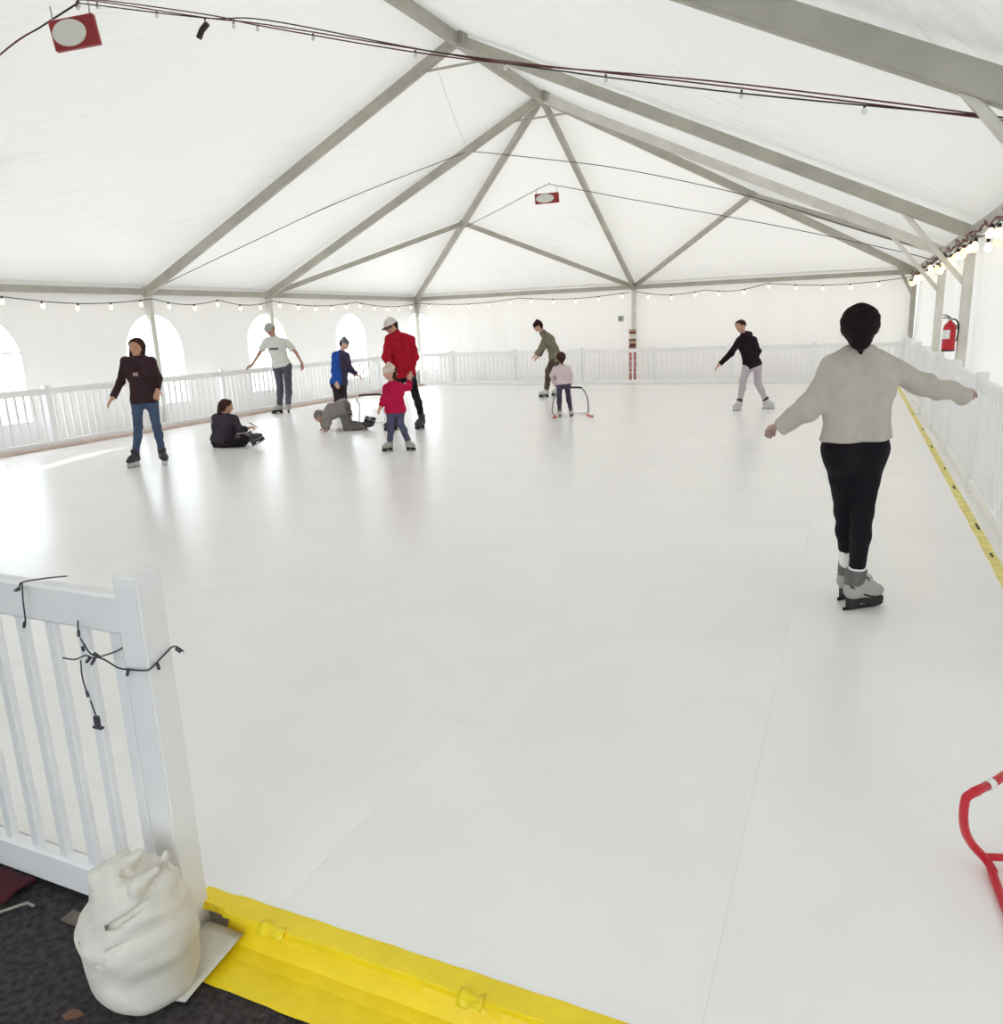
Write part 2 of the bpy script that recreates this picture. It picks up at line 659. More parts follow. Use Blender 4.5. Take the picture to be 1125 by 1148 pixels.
# clear vinyl panes with a seam tape across
M_PANE = bpy.data.materials.new('clear_vinyl')
M_PANE.use_nodes = True
nt = M_PANE.node_tree
for n in list(nt.nodes):
    nt.nodes.remove(n)
_o = nt.nodes.new('ShaderNodeOutputMaterial')
_t = nt.nodes.new('ShaderNodeBsdfTransparent')
_t.inputs['Color'].default_value = (0.95, 0.97, 1.0, 1)
_g = nt.nodes.new('ShaderNodeBsdfTranslucent')
_g.inputs['Color'].default_value = (0.95, 0.97, 1.0, 1)
_m = nt.nodes.new('ShaderNodeMixShader')
_m.inputs[0].default_value = 0.18
nt.links.new(_t.outputs[0], _m.inputs[1])
nt.links.new(_g.outputs[0], _m.inputs[2])
nt.links.new(_m.outputs[0], _o.inputs[0])
M_SEAM = mat('window_seam', lin(235, 236, 240), 0.6)


def window(n, loop, to3d, bar):
    V = [to3d(s, z, 0.0) for (s, z) in loop]
    w = obj('window_%d' % n, pydata('window_%d' % n, V, [tuple(range(len(V)))]), M_PANE)
    struct(w)
    s0, s1 = bar
    bv = [to3d(s0, 1.49, 0.008), to3d(s1, 1.49, 0.008), to3d(s1, 1.515, 0.008), to3d(s0, 1.515, 0.008),
          to3d(s0, 1.49, -0.008), to3d(s1, 1.49, -0.008), to3d(s1, 1.515, -0.008), to3d(s0, 1.515, -0.008)]
    obj('window_bar', pydata('window_bar', bv, [(0, 1, 2, 3), (7, 6, 5, 4), (0, 4, 5, 1), (1, 5, 6, 2), (2, 6, 7, 3), (3, 7, 4, 0)]), M_SEAM, w)
    # hem tape round the opening
    rim = [Vector(to3d(s, z, 0.004)) for (s, z) in loop]
    rim.append(rim[0])
    obj('window_hem', tube_mesh('window_hem', rim, 0.008, 5), M_WHITE, w)
    return w


tl = lambda s, z, f: (-WX + 0.002 + f, s, z)
tb = lambda s, z, f: (s, 0.088 - f, z)
for k, c in enumerate(WIN):
    window(k + 1, arch_loop(c), tl, (c - AW, c + AW))
window(5, half_arch(0.09, -1), tl, (0.09 - AW, 0.075))
window(6, half_arch(-WX, 1), tb, (-WX + 0.015, -WX + AW))

# ---------------------------------------------------------------- aluminium frame
frame = thing('tent_frame', 'grey aluminium frame of posts, rafters and ridge carrying the white tent roof', 'tent frame', (0, 0, GZ))
FO = Vector((0, 0, GZ))


def member(name, a, b, w, h, m=None):
    return obj(name, beam_mesh(name, a, b, w, h, FO), m or M_ALU, frame)


NODE = {}
apex = Vector((0, -D, HZ))
hipL, hipR = Vector((-W / 2, -D / 2, (EZ + HZ) / 2)), Vector((W / 2, -D / 2, (EZ + HZ) / 2))
cL, cR, cM = Vector((-W, 0, EZ)), Vector((W, 0, EZ)), Vector((0, 0, EZ))
for k, y in enumerate(YF):
    deep = 0.15 if k < 2 else 0.17
    for sg in (-1, 1):
        a, b = Vector((0, y, HZ)), Vector((sg * W, y, EZ))
        member('rafter', a, b, 0.10, deep, M_ALU2 if (k == 0 and sg == 1) else M_ALU)
        member('post', (sg * W, y, GZ), (sg * W, y, EZ), 0.11, 0.11, M_ALU2)
        if sg == 1:
            t = 0.125
            q = b + (a - b) * t
            member('knee_brace', q, (sg * W, y, EZ - 0.62), 0.05, 0.06, M_ALU2)
    tz = HZ - 0.33
    tx = W * 0.33 / (HZ - EZ)
    member('collar_tie', (-tx, y, tz), (tx, y, tz), 0.035, 0.035)
    obj('node_bracket', box_mesh('node_bracket', 0.3, 0.14, 0.2, 0.02, Vector((0, y, HZ)) - FO), M_ALU, frame)
for y0, y1 in zip(YF, YF[1:] + [YEND]):
    member('ridge_beam', (0, y0, HZ), (0, y1, HZ), 0.10, 0.17)
    for sg in (-1, 1):
        member('eave_beam', (sg * W, y0, EZ), (sg * W, y1, EZ), 0.10, 0.11)
for c, hnode, sg in ((cL, hipL, -1), (cR, hipR, 1)):
    member('hip_rafter', apex, c, 0.09, 0.15)
    member('jack_rafter', hnode, cM, 0.08, 0.11)
    member('jack_rafter', hnode, (sg * W, -D, EZ), 0.08, 0.11)
    member('eave_beam', (sg * W, 0, EZ), (sg * W, -D, EZ), 0.10, 0.11)
    member('eave_beam', c, cM, 0.10, 0.11)
    member('post', (c.x, c.y, GZ), c, 0.11, 0.11)
    member('knee_brace', c + (hnode - c) * 0.13, (c.x, c.y, EZ - 0.55), 0.05, 0.06)
    obj('node_bracket', box_mesh('node_bracket', 0.16, 0.16, 0.16, 0.03, hnode - FO), M_ALU, frame)
member('center_rafter', apex, cM, 0.09, 0.13)
member('post', (0, 0, GZ), cM, 0.11, 0.11, M_ALU2)
for p in [(-W, y, EZ) for y in YF[:3]] + [(W, y, EZ) for y in YF[:3]] + [cL, cR, cM]:
    obj('node_bracket', box_mesh('node_bracket', 0.17, 0.17, 0.17, 0.03, Vector(p) - FO), M_ALU, frame)

# ================================================================== fences
post_me, pick_me, rail_me = {}, {}, {}


def fence(name, label, p0, d, posts, height, base=0.0, pitch=0.135, post_w=0.10, rail_h=0.10, skip_last=False, post_h=None):
    """straight run from p0 along unit d; posts = distances along it"""
    d = Vector((d[0], d[1], 0)).normalized()
    ang = math.atan2(d.y, d.x)
    root = thing(name, label, 'fence', (p0[0], p0[1], base))
    ph = post_h or height + 0.05

    def put(nm, me, s, z):
        o = obj(nm, me, None, root)
        o.location = (d.x * s, d.y * s, z)
        o.rotation_euler = (0, 0, ang)
        return o
    kp = (round(ph, 3), post_w)
    if kp not in post_me:
        bm = bmesh.new()
        bmesh.ops.create_cube(bm, size=1.0)
        for v in bm.verts:
            v.co = Vector((v.co.x * post_w, v.co.y * post_w, (v.co.z + 0.5) * (ph - 0.02)))
        bmesh.ops.bevel(bm, geom=[e for e in bm.edges if abs(e.verts[0].co.z - e.verts[1].co.z) > 0.5], offset=0.006, segments=2, affect='EDGES')
        post_me[kp] = bm_mesh('post', bm)
        post_me[kp].materials.append(M_VINYL)
        cb = bmesh.new()
        bmesh.ops.create_cube(cb, size=1.0)
        for v in cb.verts:
            k = 1.0 if v.co.z < 0 else 0.93
            v.co = Vector((v.co.x * (post_w + 0.002) * k, v.co.y * (post_w + 0.002) * k, (v.co.z + 0.5) * 0.03))
        bmesh.ops.bevel(cb, geom=list(cb.edges), offset=0.004, segments=2, affect='EDGES')
        post_me[('cap', kp)] = bm_mesh('post_cap', cb)
        post_me[('cap', kp)].materials.append(M_VINYL)
    for s in posts:
        po = put('post', post_me[kp], s, 0)
        c = obj('post_cap', post_me[('cap', kp)], None, po)
        c.location = (0, 0, ph - 0.03)
    for s0, s1 in zip(posts, posts[1:]):
        L = s1 - s0 - post_w
        kr = (round(L, 3), rail_h)
        if kr not in rail_me:
            rail_me[kr] = box_mesh('rail', L, 0.05, rail_h, 0.008)
            rail_me[kr].materials.append(M_VINYL)
        put('rail', rail_me[kr], (s0 + s1) / 2, height - rail_h / 2)
        put('rail', rail_me[kr], (s0 + s1) / 2, 0.02 + rail_h / 2)
        n = max(2, round(L / pitch))
        kk = round(height, 3)
        if kk not in pick_me:
            pick_me[kk] = box_mesh('picket', 0.038, 0.024, height - 2 * rail_h - 0.02 + 0.02, 0.004)
            pick_me[kk].materials.append(M_VINYL)
        for i in range(n):
            put('picket', pick_me[kk], s0 + post_w / 2 + L * (i + 0.5) / n, 0.02 + rail_h + (height - 2 * rail_h - 0.02) / 2)
    return root


LX = -6.15
fence('picket_fence', 'long white vinyl picket fence below the arched windows', (LX, -18.66), (0, 1), [1.92 * k for k in range(10)], 0.95, base=0.0)
fence('picket_fence', 'white vinyl picket fence across the far end in front of the back wall', (-6.1, -1.0), (1, 0), [0.0] + [1.02 + 1.94 * k for k in range(6)] + [12.6], 0.93, base=0.0)
fence('picket_fence', 'white vinyl fence beside the yellow floor line along the right wall', (6.56, -17.2), (0, 1), [2.0 * k for k in range(9)], 1.03, base=0.0)
fence('picket_fence', 'nearest white picket fence by the sandbag, with dark light string on its post', (3.772 - 1.94 * 2, -19.955), (1, 0), [0.0, 1.94, 3.88], 1.075, base=GZ, pitch=0.135, post_w=0.089, rail_h=0.115, post_h=1.14)

# ---------------------------------------------------------------- floor edges
o = obj('trim_1', box_mesh('trim_1', 0.07, 17.8, 0.05, 0.008, (LX + 0.08, -9.8, 0.0255)), mat('faded_pink_kerb', lin(206, 186, 176), 0.6, var=0.12, vscale=4.0))
struct(o)
tv, tf = [], []
n = 90
for i in range(n + 1):
    y = -18.6 + 17.3 * i / n
    w = 0.056 + 0.003 * math.sin(i * 1.9)
    tv += [(6.46 - w, y, 0.0015), (6.46 + 0.01, y, 0.0035), (6.46 + 0.01, y, 0.0002), (6.46 - w, y, 0.0002)]
for i in range(n):
    a = i * 4
    tf += [(a, a + 4, a + 5, a + 1), (a + 1, a + 5, a + 6, a + 2), (a + 3, a + 2, a + 6, a + 7), (a, a + 3, a + 7, a + 4)]
ts = obj('floor_tape', pydata('floor_tape', tv, tf), M_YELP)
tag(ts, 'long worn yellow tape line along the foot of the right fence', 'tape')
for i, y in enumerate((-7.2, -9.0, -10.6, -12.1, -13.1, -14.6, -15.4)):
    obj('scuff_mark', box_mesh('scuff_mark', 0.018, 0.10 + 0.05 * (i % 3), 0.002, 0, (6.44 + 0.012 * (i % 2), y, 0.0052)), mat('scuff', lin(80, 76, 60), 0.7), ts)

# yellow taped step at the entrance
step = thing('taped_step', 'bright yellow taped step edge between white rink floor and dark asphalt', 'step', (4.9, -19.98, GZ))
SO = Vector((4.9, -19.98, GZ))


def strip(name, xs_, prof, jit, thick, m, parent):
    V, F = [], []
    n = len(prof)
    for i, x in enumerate(xs_):
        for k, (y, z) in enumerate(prof):
            jy = jit * math.sin(i * 1.7 + k) * math.sin(i * 0.61 + 2 * k)
            V.append(Vector((x, y + jy, z + 0.4 * jit * math.sin(i * 2.3 + k * 1.1))) - SO)
    m0 = len(V)
    for v in list(V):
        V.append(v + Vector((0, 0, -thick)))
    for i in range(len(xs_) - 1):
        for k in range(n - 1):
            a = i * n + k
            F.append((a, a + 1, a + n + 1, a + n))
            F.append((m0 + a, m0 + a + n, m0 + a + n + 1, m0 + a + 1))
        for k in (0, n - 1):
            a = i * n + k
            F.append((a, a + n, m0 + a + n, m0 + a))
    return obj(name, pydata(name, V, F), m, parent)


xs_ = [3.90 + 0.045 * i for i in range(52)]
strip('top_strip', xs_, [(-19.868, 0.0022), (-19.90, 0.003), (-19.938, 0.003), (-19.9425, 0.001), (-19.944, -0.012)], 0.0016, 0.0015, M_YEL, step)
xs2 = [3.90 + 0.045 * i for i in range(52)]
strip('apron', xs2, [(-19.912, -0.016), (-19.93, -0.055), (-19.955, -0.083), (-19.99, -0.091), (-20.04, -0.0935), (-20.085, -0.0955)], 0.002, 0.0015, M_YEL, step)
strip('tape_end', [3.78 + 0.03 * i for i in range(6)], [(-19.872, 0.0025), (-19.90, 0.003), (-19.93, 0.0025), (-19.937, -0.015)], 0.002, 0.0015, M_YEL, step)
# torn, lifted pieces of tape
for (x, w) in ((4.04, 0.09), (4.68, 0.07)):
    V = []
    for i in range(6):
        for k in range(4):
            V.append(Vector((x + w * i / 5, -19.93 - 0.035 * k / 3, 0.010 + 0.008 * math.sin(i * 1.4 + k) - 0.006 * k)) - SO)
    F = [(i * 4 + k, i * 4 + k + 1, i * 4 + k + 5, i * 4 + k + 4) for i in range(5) for k in range(3)]
    to = obj('tape_flap', pydata('tape_flap', V, F), M_YEL, step, smooth=True)
    md = to.modifiers.new('thick', 'SOLIDIFY')
    md.thickness = 0.002

# ================================================================== lights and cables under the roof
bulb_me = lathe_mesh('bulb', [(0.012, 0.0), (0.022, -0.018), (0.034, -0.045), (0.036, -0.06), (0.028, -0.082), (0.010, -0.094)], 10)
bulb_me.materials.append(M_BULB)
bulb2_me = bulb_me.copy()
bulb2_me.materials.clear()
bulb2_me.materials.append(M_BULB2)
sock_me = lathe_mesh('socket', [(0.012, 0.03), (0.017, 0.025), (0.017, -0.008), (0.013, -0.014)], 8)
sock_me.materials.append(M_WIRE)
for me in (bulb_me, bulb2_me, sock_me):
    me.polygons.foreach_set('use_smooth', [True] * len(me.polygons))


def light_string(label, anchors, spacing, sag, alt=False, jitter=0.0, extra=None):
    """festoon: cable sagging between the anchors, a bulb every `spacing` m"""
    A = [Vector(a) for a in anchors]
    root = thing('string_lights', label, 'string lights', A[0])
    pts = []
    for a, b in zip(A, A[1:]):
        L = (b - a).length
        n = max(4, int(L / 0.15))
        for k in range(n):
            t = k / n
            p = a.lerp(b, t)
            p.z -= sag * math.sin(math.pi * t)
            pts.append(p)
    pts.append(A[-1])
    obj('cable', tube_mesh('cable', pts, 0.008, 5, 0, A[0]), M_WIRE, root)
    acc, nxt, k = 0.0, spacing * 0.5, 0
    for p, q in zip(pts, pts[1:]):
        L = (q - p).length
        while acc + L >= nxt:
            pos = p.lerp(q, (nxt - acc) / L)
            pos += Vector((random.uniform(-jitter, jitter), random.uniform(-jitter, jitter), random.uniform(-jitter, 0) - 0.03))
            s = obj('socket', sock_me, None, root)
            s.location = pos - A[0]
            b = obj('bulb', bulb2_me if (alt and k % 3 == 1) else bulb_me, None, s)
            b.rotation_euler = (random.uniform(-.25, .25), random.uniform(-.25, .25), 0)
            nxt += spacing
            k += 1
        acc += L
    return root


zc = EZ - 0.13
light_string('string of warm bulbs hanging under the left eave above the arched windows',
             [(-W + 0.1, -16.0, zc), (-W + 0.1, -13.1, zc), (-W + 0.1, YF[1], zc), (-W + 0.1, -8.4, zc), (-W + 0.1, YF[0], zc), (-W + 0.1, -3.4, zc), (-W + 0.1, -0.1, zc)], 0.66, 0.10)
light_string('string of warm bulbs under the back eave, left of the middle post',
             [(-W + 0.15, -0.1, zc), (-3.3, -0.1, zc), (-0.1, -0.1, zc)], 0.66, 0.09)
light_string('string of warm bulbs under the back eave, right of the middle post',
             [(0.1, -0.1, zc), (1.9, -0.1, zc - 0.04), (3.4, -0.1, zc + 0.04), (W - 0.15, -0.1, zc)], 0.62, 0.10)
light_string('crowded amber and white bulbs tangled along the right eave',
             [(W - 0.12, -0.2, zc), (W - 0.12, -3.4, zc), (W - 0.12, YF[0], zc), (W - 0.12, -8.4, zc), (W - 0.12, YF[1], zc), (W - 0.14, -11.6, zc), (W - 0.12, -13.1, zc), (W - 0.12, -14.6, zc), (W - 0.12, YF[2], zc)], 0.27, 0.07, alt=True, jitter=0.05)

# red-brown wires draped loosely along the right eave beam
pts = []
n = 300
for i in range(n):
    y = -0.4 - 15.4 * i / n
    pts.append((W - 0.10 + 0.02 * math.sin(i * 0.9), y, EZ - 0.09 + 0.05 * math.sin(i * 0.41) * math.sin(i * 0.13) + 0.012 * math.sin(i * 1.3)))
tag(obj('draped_wire', tube_mesh('draped_wire', pts, 0.009, 5), M_RWIRE, smooth=True), 'red-brown wire draped in loops along the right eave beam', 'wire')


def cable(label, pts, r, m, offs=((0, 0, 0),), beads=0, cat='cable'):
    A = Vector(pts[0])
    root = thing('overhead_cable', label, cat, A)
    for k, of in enumerate(offs):
        P = catmull([Vector(p) + Vector(of) * math.sin(1.7 * i + k) for i, p in enumerate(pts)], 8)
        obj('wire', tube_mesh('wire', P, r, 5, 0, A), m[k % len(m)], root, smooth=True)
    P = catmull(pts, 10)
    if beads:
        for k in range(beads):
            q = P[int((k + 0.5) / beads * (len(P) - 1))]
            s = obj('socket', sock_me, None, root)
            s.location = q - A + Vector((0, 0, -0.02))
            s.scale = (0.4, 0.4, 0.4)
            obj('bulb', lamp_off_me, None, s)
    return root


M_CLR = mat('unlit_clear_bulb', (0.85, 0.84, 0.82), 0.15, 0.0, 0.6)
lamp_off_me = bulb_me.copy()
lamp_off_me.materials.clear()
lamp_off_me.materials.append(M_CLR)
y0 = YF[2]
near_line = [(6.62, y0, 2.50), (6.157, y0, 2.612), (4.631, y0, 3.005), (2.943, y0, 3.43), (1.372, y0, 3.88), (0.782, y0, 4.03), (-0.40, y0, 4.36), (-0.55, y0, 4.36)]
cable('dark and red wires with clear bulbs strung overhead, nearest the camera', near_line, 0.0048, [M_RWIRE, M_WIRE, M_RWIRE], ((0, 0, 0), (0, 0.02, 0.035), (0, -0.02, -0.03)), beads=16)
cable('thin twisted wire running down left from the nearest hanging sign', [(-0.55, y0, 4.36), (-1.0, y0, 4.27), (-1.561, y0, 4.15), (-3.2, y0, 3.6), (-6.6, y0, 2.5)], 0.0065, [M_WIRE, M_RWIRE], ((0, 0, 0), (0, 0.02, 0.02)))
obj_plug = tag(obj('cable_connector', tube_mesh('cable_connector', [(0.80, y0, 3.985), (0.74, y0, 3.95), (0.70, y0, 3.90)], 0.022, 8), M_WIRE), 'small dark connector dangling from the nearest overhead wires', 'connector')
cable('thin wire from the left rafter down to the left eave post', [(-1.52, YF[0], 4.93), (-3.6, -8.1, 4.05), (-5.3, -9.25, 3.2), (-6.62, YF[1], 2.52)], 0.007, [M_WIRE])
cable('thin wire crossing the far roof from the left rafter to the right eave', [(-1.52, YF[0], 4.93), (0.0, YF[0], 4.62), (1.552, YF[0], 4.27), (3.719, YF[0], 3.615), (5.3, YF[0], 3.0), (6.62, YF[0], 2.5)], 0.007, [M_WIRE])
cable('thin wire holding the far hanging sign between hip rafter and right eave', [(-3.30, -3.42, 3.98), (-1.9, -4.4, 4.17), (-0.53, -5.2, 4.41), (-0.3, -5.2, 4.39), (1.14, -5.2, 4.01), (3.87, -5.2, 3.30), (6.01, -5.2, 2.69), (6.62, -5.3, 2.48)], 0.007, [M_WIRE])
cable('pair of faint hanger wires in a V below the ridge', [(-0.36, YF[1], 5.40), (-1.0, -8.4, 5.22), (-1.52, YF[0] - 0.06, 4.96)], 0.0035, [M_ALU])


def hanging_sign(label, c, w, h, tilt, rz):
    """red board with a white oval, on two short hangers"""
    c = Vector(c)
    root = thing('hanging_sign', label, 'sign', c - Vector((0, 0, h / 2)))
    Rm = Matrix.Rotation(rz, 4, 'Z') @ Matrix.Rotation(tilt, 4, 'Y')
    off = Vector((0, 0, h / 2))

    def tr(me):
        me.transform(Matrix.Translation(off) @ Rm)
        return me
    obj('board', tr(box_mesh('board', w, 0.05, h, 0.008)), M_REDP, root)
    ov = lathe_mesh('oval', [(0.001, 0.0), (0.9, 0.0), (1.0, 0.004), (1.0, 0.012)], 36)
    ov.transform(Matrix.Translation((-0.09 * w, -0.037, 0)) @ Matrix.Rotation(-math.pi / 2, 4, 'X') @ Matrix.Diagonal((w * 0.37, h * 0.43, 1.0, 1)))
    obj('oval', tr(ov), mat('sign_white', lin(226, 226, 218), 0.4), root)
    for sx in (-1, 1):
        top = Rm @ Vector((sx * w * 0.42, 0, h / 2))
        obj('hanger', tube_mesh('hanger', [off + top, off + top + Vector((0, 0, 0.11))], 0.006, 6), M_ALU, root)
    return root


hanging_sign('red board with white oval hanging in the upper left of the roof', (-0.62, y0, 4.155), 0.385, 0.235, -0.13, 0.42)
hanging_sign('small red board with white oval hanging under the far hip roof', (-0.50, -5.2, 4.16), 0.50, 0.20, -0.05, 0.42)

# ================================================================== things on posts and walls
# fire extinguisher on the right post
ex = thing('fire_extinguisher', 'red fire extinguisher with white label hung on a right tent post', 'extinguisher', (6.555, -10.20, 1.13))
o = obj('cylinder_body', lathe_mesh('cylinder_body', [(0.055, 0.0), (0.07, 0.01), (0.072, 0.03), (0.072, 0.27), (0.066, 0.305), (0.045, 0.335), (0.026, 0.35), (0.024, 0.365)], 18), M_RED, ex, smooth=True)
obj('foot_ring', lathe_mesh('foot_ring', [(0.071, 0.0), (0.0735, 0.0), (0.0735, 0.018), (0.071, 0.018)], 18), M_BLK, ex)
lv, lf = [], []
for i in range(11):
    a = math.radians(175 + 95 * i / 10)
    for (r, z) in ((0.0728, 0.15), (0.0728, 0.255), (0.0738, 0.255), (0.0738, 0.15)):
        lv.append((r * math.cos(a), r * math.sin(a), z))
for i in range(10):
    for k in range(4):
        lf.append((i * 4 + k, i * 4 + (k + 1) % 4, i * 4 + 4 + (k + 1) % 4, i * 4 + 4 + k))
lf += [(3, 2, 1, 0), (40, 41, 42, 43)]
obj('paper_label', pydata('paper_label', lv, lf), M_WHITE, ex)
obj('valve', lathe_mesh('valve', [(0.02, 0.362), (0.02, 0.395), (0.012, 0.40)], 10), M_ALU, ex)
obj('handle', tube_mesh('handle', [(-0.005, 0.0, 0.395), (-0.05, -0.03, 0.405), (-0.085, -0.05, 0.40)], 0.008, 6), M_BLK, ex)
obj('handle', tube_mesh('handle', [(-0.005, 0.0, 0.405), (-0.05, -0.03, 0.432), (-0.09, -0.055, 0.436)], 0.007, 6), M_BLK, ex)
obj('hose', tube_mesh('hose', [(0.0, 0.02, 0.38), (0.05, -0.05, 0.375), (0.085, -0.07, 0.31), (0.085, -0.06, 0.18), (0.075, -0.05, 0.12)], 0.009, 6, 5), M_BLK, ex, smooth=True)
obj('wall_bracket', box_mesh('wall_bracket', 0.05, 0.05, 0.06, 0.005, (0.075, 0.0, 0.29)), M_ALU, ex)

# wrap on the middle back post
wr = thing('post_wrap', 'red, tan and white bands wrapped round the middle back post', 'post wrap', (-0.03, -0.02, 0.0))
bands = [(0.00, 0.16, lin(214, 140, 126)), (0.16, 0.24, lin(222, 156, 132)), (0.24, 0.27, (0.8, 0.79, 0.78)), (0.27, 0.36, lin(218, 134, 134)), (0.36, 0.385, (0.8, 0.79, 0.78)),
         (0.385, 0.55, lin(226, 156, 160)), (0.55, 0.575, (0.8, 0.79, 0.78)), (0.575, 0.80, lin(214, 140, 142)), (0.80, 0.95, lin(150, 92, 84)), (0.95, 1.02, lin(92, 62, 56)),
         (1.02, 1.10, lin(196, 164, 134)), (1.10, 1.15, lin(120, 84, 68)), (1.15, 1.28, lin(232, 228, 220)), (1.28, 1.34, lin(128, 84, 68)), (1.34, 1.40, lin(190, 152, 130))]
for i, (z0, z1, c) in enumerate(bands):
    r = 0.092 + 0.012 * ((i * 7) % 3) / 2
    obj('band', lathe_mesh('band', [(r * 0.93, z0), (r, z0 + 0.008), (r, z1 - 0.008), (r * 0.93, z1)], 14), mat('band_%d' % i, c, 0.6, var=0.2, vscale=20), wr, smooth=False)

# small grey box on the back wall
sp = thing('wall_box', 'small grey box fixed high on the back wall beside the middle post', 'box', (-0.36, 0.02, 1.62))
obj('case', box_mesh('case', 0.15, 0.09, 0.15, 0.015, (0, -0.03, 0.075)), mat('grey_case', lin(196, 196, 194), 0.6), sp)
obj('front_ring', lathe_mesh('front_ring', [(0.03, 0), (0.05, 0.004), (0.055, 0.012)], 16), mat('dark_grille', lin(150, 150, 150), 0.7), sp)
sp.children[-1].matrix_local = Matrix.Translation((0, -0.075, 0.08)) @ Matrix.Rotation(math.pi / 2, 4, 'X')

# ================================================================== entrance: sandbag, tarp, bits
M_BAG = mat('woven_sack', lin(226, 221, 211), 0.75, 0.0, 0.2, var=0.12, vscale=9.0, bump=0.5, bscale=260.0, bdist=0.004)


def bagnoise(x, y, z):
    return (0.004 * np.sin(18 * x + 4 * np.sin(14 * z + 9 * y)) * np.sin(21 * y + 5 * z + 1)
            + 0.0022 * np.sin(95 * z - 34 * x + 12 * y + 3 * np.sin(22 * x)) * np.clip((z + 0.05) * 5, 0.2, 1)
            + 0.009 * np.abs(np.sin(36 * x + 27 * y + 9 * z)) * np.clip((z - 0.2) * 9, 0, 1)).astype(np.float32)


bc = np.array([3.812, -20.15, GZ])
bp_ = []
for ang in np.linspace(0, 2 * math.pi, 9)[:-1]:
    dx, dy = math.cos(ang), math.sin(ang)
    bp_.append((bc + [0.066 * dx, 0.05 * dy, 0.075], bc + [0.074 * dx, 0.055 * dy, 0.20], 0.083, 0.081))
    bp_.append((bc + [0.074 * dx, 0.055 * dy, 0.20], bc + [0.060 * dx + 0.015, 0.045 * dy, 0.325], 0.081, 0.058))
crease = [(bc + [-0.02, -0.112, 0.272], bc + [0.05, -0.10, 0.297], 0.005, 0.011), (bc + [0.05, -0.10, 0.297], bc + [0.125, -0.045, 0.352], 0.011, 0.010), (bc + [-0.115, -0.045, 0.325], bc + [-0.07, -0.085, 0.322], 0.006, 0.004),
          (bc + [-0.15, -0.03, 0.30], bc + [-0.10, -0.092, 0.265], 0.007, 0.006), (bc + [0.04, -0.128, 0.235], bc + [0.135, -0.075, 0.275], 0.006, 0.008), (bc + [-0.09, -0.112, 0.22], bc + [0.02, -0.137, 0.195], 0.005, 0.005),
          (bc + [0.02, -0.03, 0.385], bc + [0.06, -0.02, 0.375], 0.016, 0.012)]
bag_groups = [dict(p=bp_, k=0.03, cuts=[(bc, (0, 0, -1))])]
# folded-over neck of the sack
neck = []
for i in range(7):
    t = i / 6
    a = bc + np.array([-0.06 + 0.15 * t, -0.045 + 0.015 * math.sin(5 * t), 0.365 + 0.03 * math.sin(7 * t)])
    neck.append((a, a + np.array([0.02, 0.05, 0.02 - 0.02 * (i % 2)]), 0.026, 0.020))
bag_groups.append(dict(p=neck, k=0.03, minus=crease[6:]))
pk = [(bc + [0.085, 0.02, 0.36], bc + [0.105, 0.035, 0.43], 0.028, 0.006), (bc + [-0.03, 0.02, 0.385], bc + [-0.03, 0.03, 0.41], 0.03, 0.014)]
bag_groups.append(dict(p=pk, k=0.02))
bag_groups[0]['minus'] = crease
bag = thing('sandbag', 'off-white woven sandbag slumped against the nearest fence post', 'sandbag', tuple(bc))
obj('sack', sdf_mesh('sack', bag_groups, 0.0055, 0.02, bagnoise, bc), M_BAG, bag)

# grey-white sheet lying under the sack
V, F = [], []
nx_, ny_ = 8, 8
cor = [Vector((3.83, -19.945, -0.050)), Vector((3.975, -19.945, -0.052)), Vector((3.965, -20.165, -0.086)), Vector((3.80, -20.19, -0.094))]
for j in range(ny_ + 1):
    for i in range(nx_ + 1):
        u, v = i / nx_, j / ny_
        p = cor[0].lerp(cor[1], u).lerp(cor[3].lerp(cor[2], u), v)
        p.z += 0.004 * math.sin(5 * u + 3 * v) + 0.012 * (1 - v) * u
        V.append(p)
for j in range(ny_):
    for i in range(nx_):
        a = j * (nx_ + 1) + i
        F.append((a, a + nx_ + 1, a + nx_ + 2, a + 1))
ob = obj('plastic_sheet', pydata('plastic_sheet', V, F), mat('milky_sheet', lin(206, 203, 190), 0.4, var=0.1, vscale=14), smooth=True)
md = ob.modifiers.new('thick', 'SOLIDIFY')
md.thickness = 0.003
tag(ob, 'pale plastic sheet sticking out from under the sandbag onto the yellow step', 'sheet')

# dark red scrap and small splinters by the fence foot
V = []
for i in range(7):
    for k in range(4):
        V.append((2.96 + 0.17 * i / 6, -20.10 + 0.11 * k / 3, GZ + 0.012 + 0.022 * abs(math.sin(i * 1.1 + k)) * (1 - abs(k - 1.5) / 2)))
F = [(i * 4 + k, i * 4 + k + 1, i * 4 + k + 5, i * 4 + k + 4) for i in range(6) for k in range(3)]
ob = obj('cloth_scrap', pydata('cloth_scrap', V, F), mat('dark_red_cloth', lin(72, 22, 34), 0.85), smooth=True)
md = ob.modifiers.new('thick', 'SOLIDIFY')
md.thickness = 0.014
md.offset = -1
tag(ob, 'crumpled dark red cloth scrap under the nearest fence rail', 'cloth')
ob = obj('wood_chip', box_mesh('wood_chip', 0.13, 0.045, 0.012, 0.003, (3.42, -20.05, GZ + 0.007)), mat('dusty_wood', lin(120, 108, 98), 0.8, var=0.2))
tag(ob, 'flat dusty wood chip on the asphalt left of the sandbag', 'wood')
ob = obj('straw_bit', tube_mesh('straw_bit', [(3.13, -20.13, GZ + 0.006), (3.20, -20.07, GZ + 0.02), (3.215, -20.06, GZ + 0.005)], 0.005, 5), mat('straw', lin(150, 146, 136), 0.7))
tag(ob, 'pale bent straw bit on the asphalt beside the red cloth scrap', 'litter')
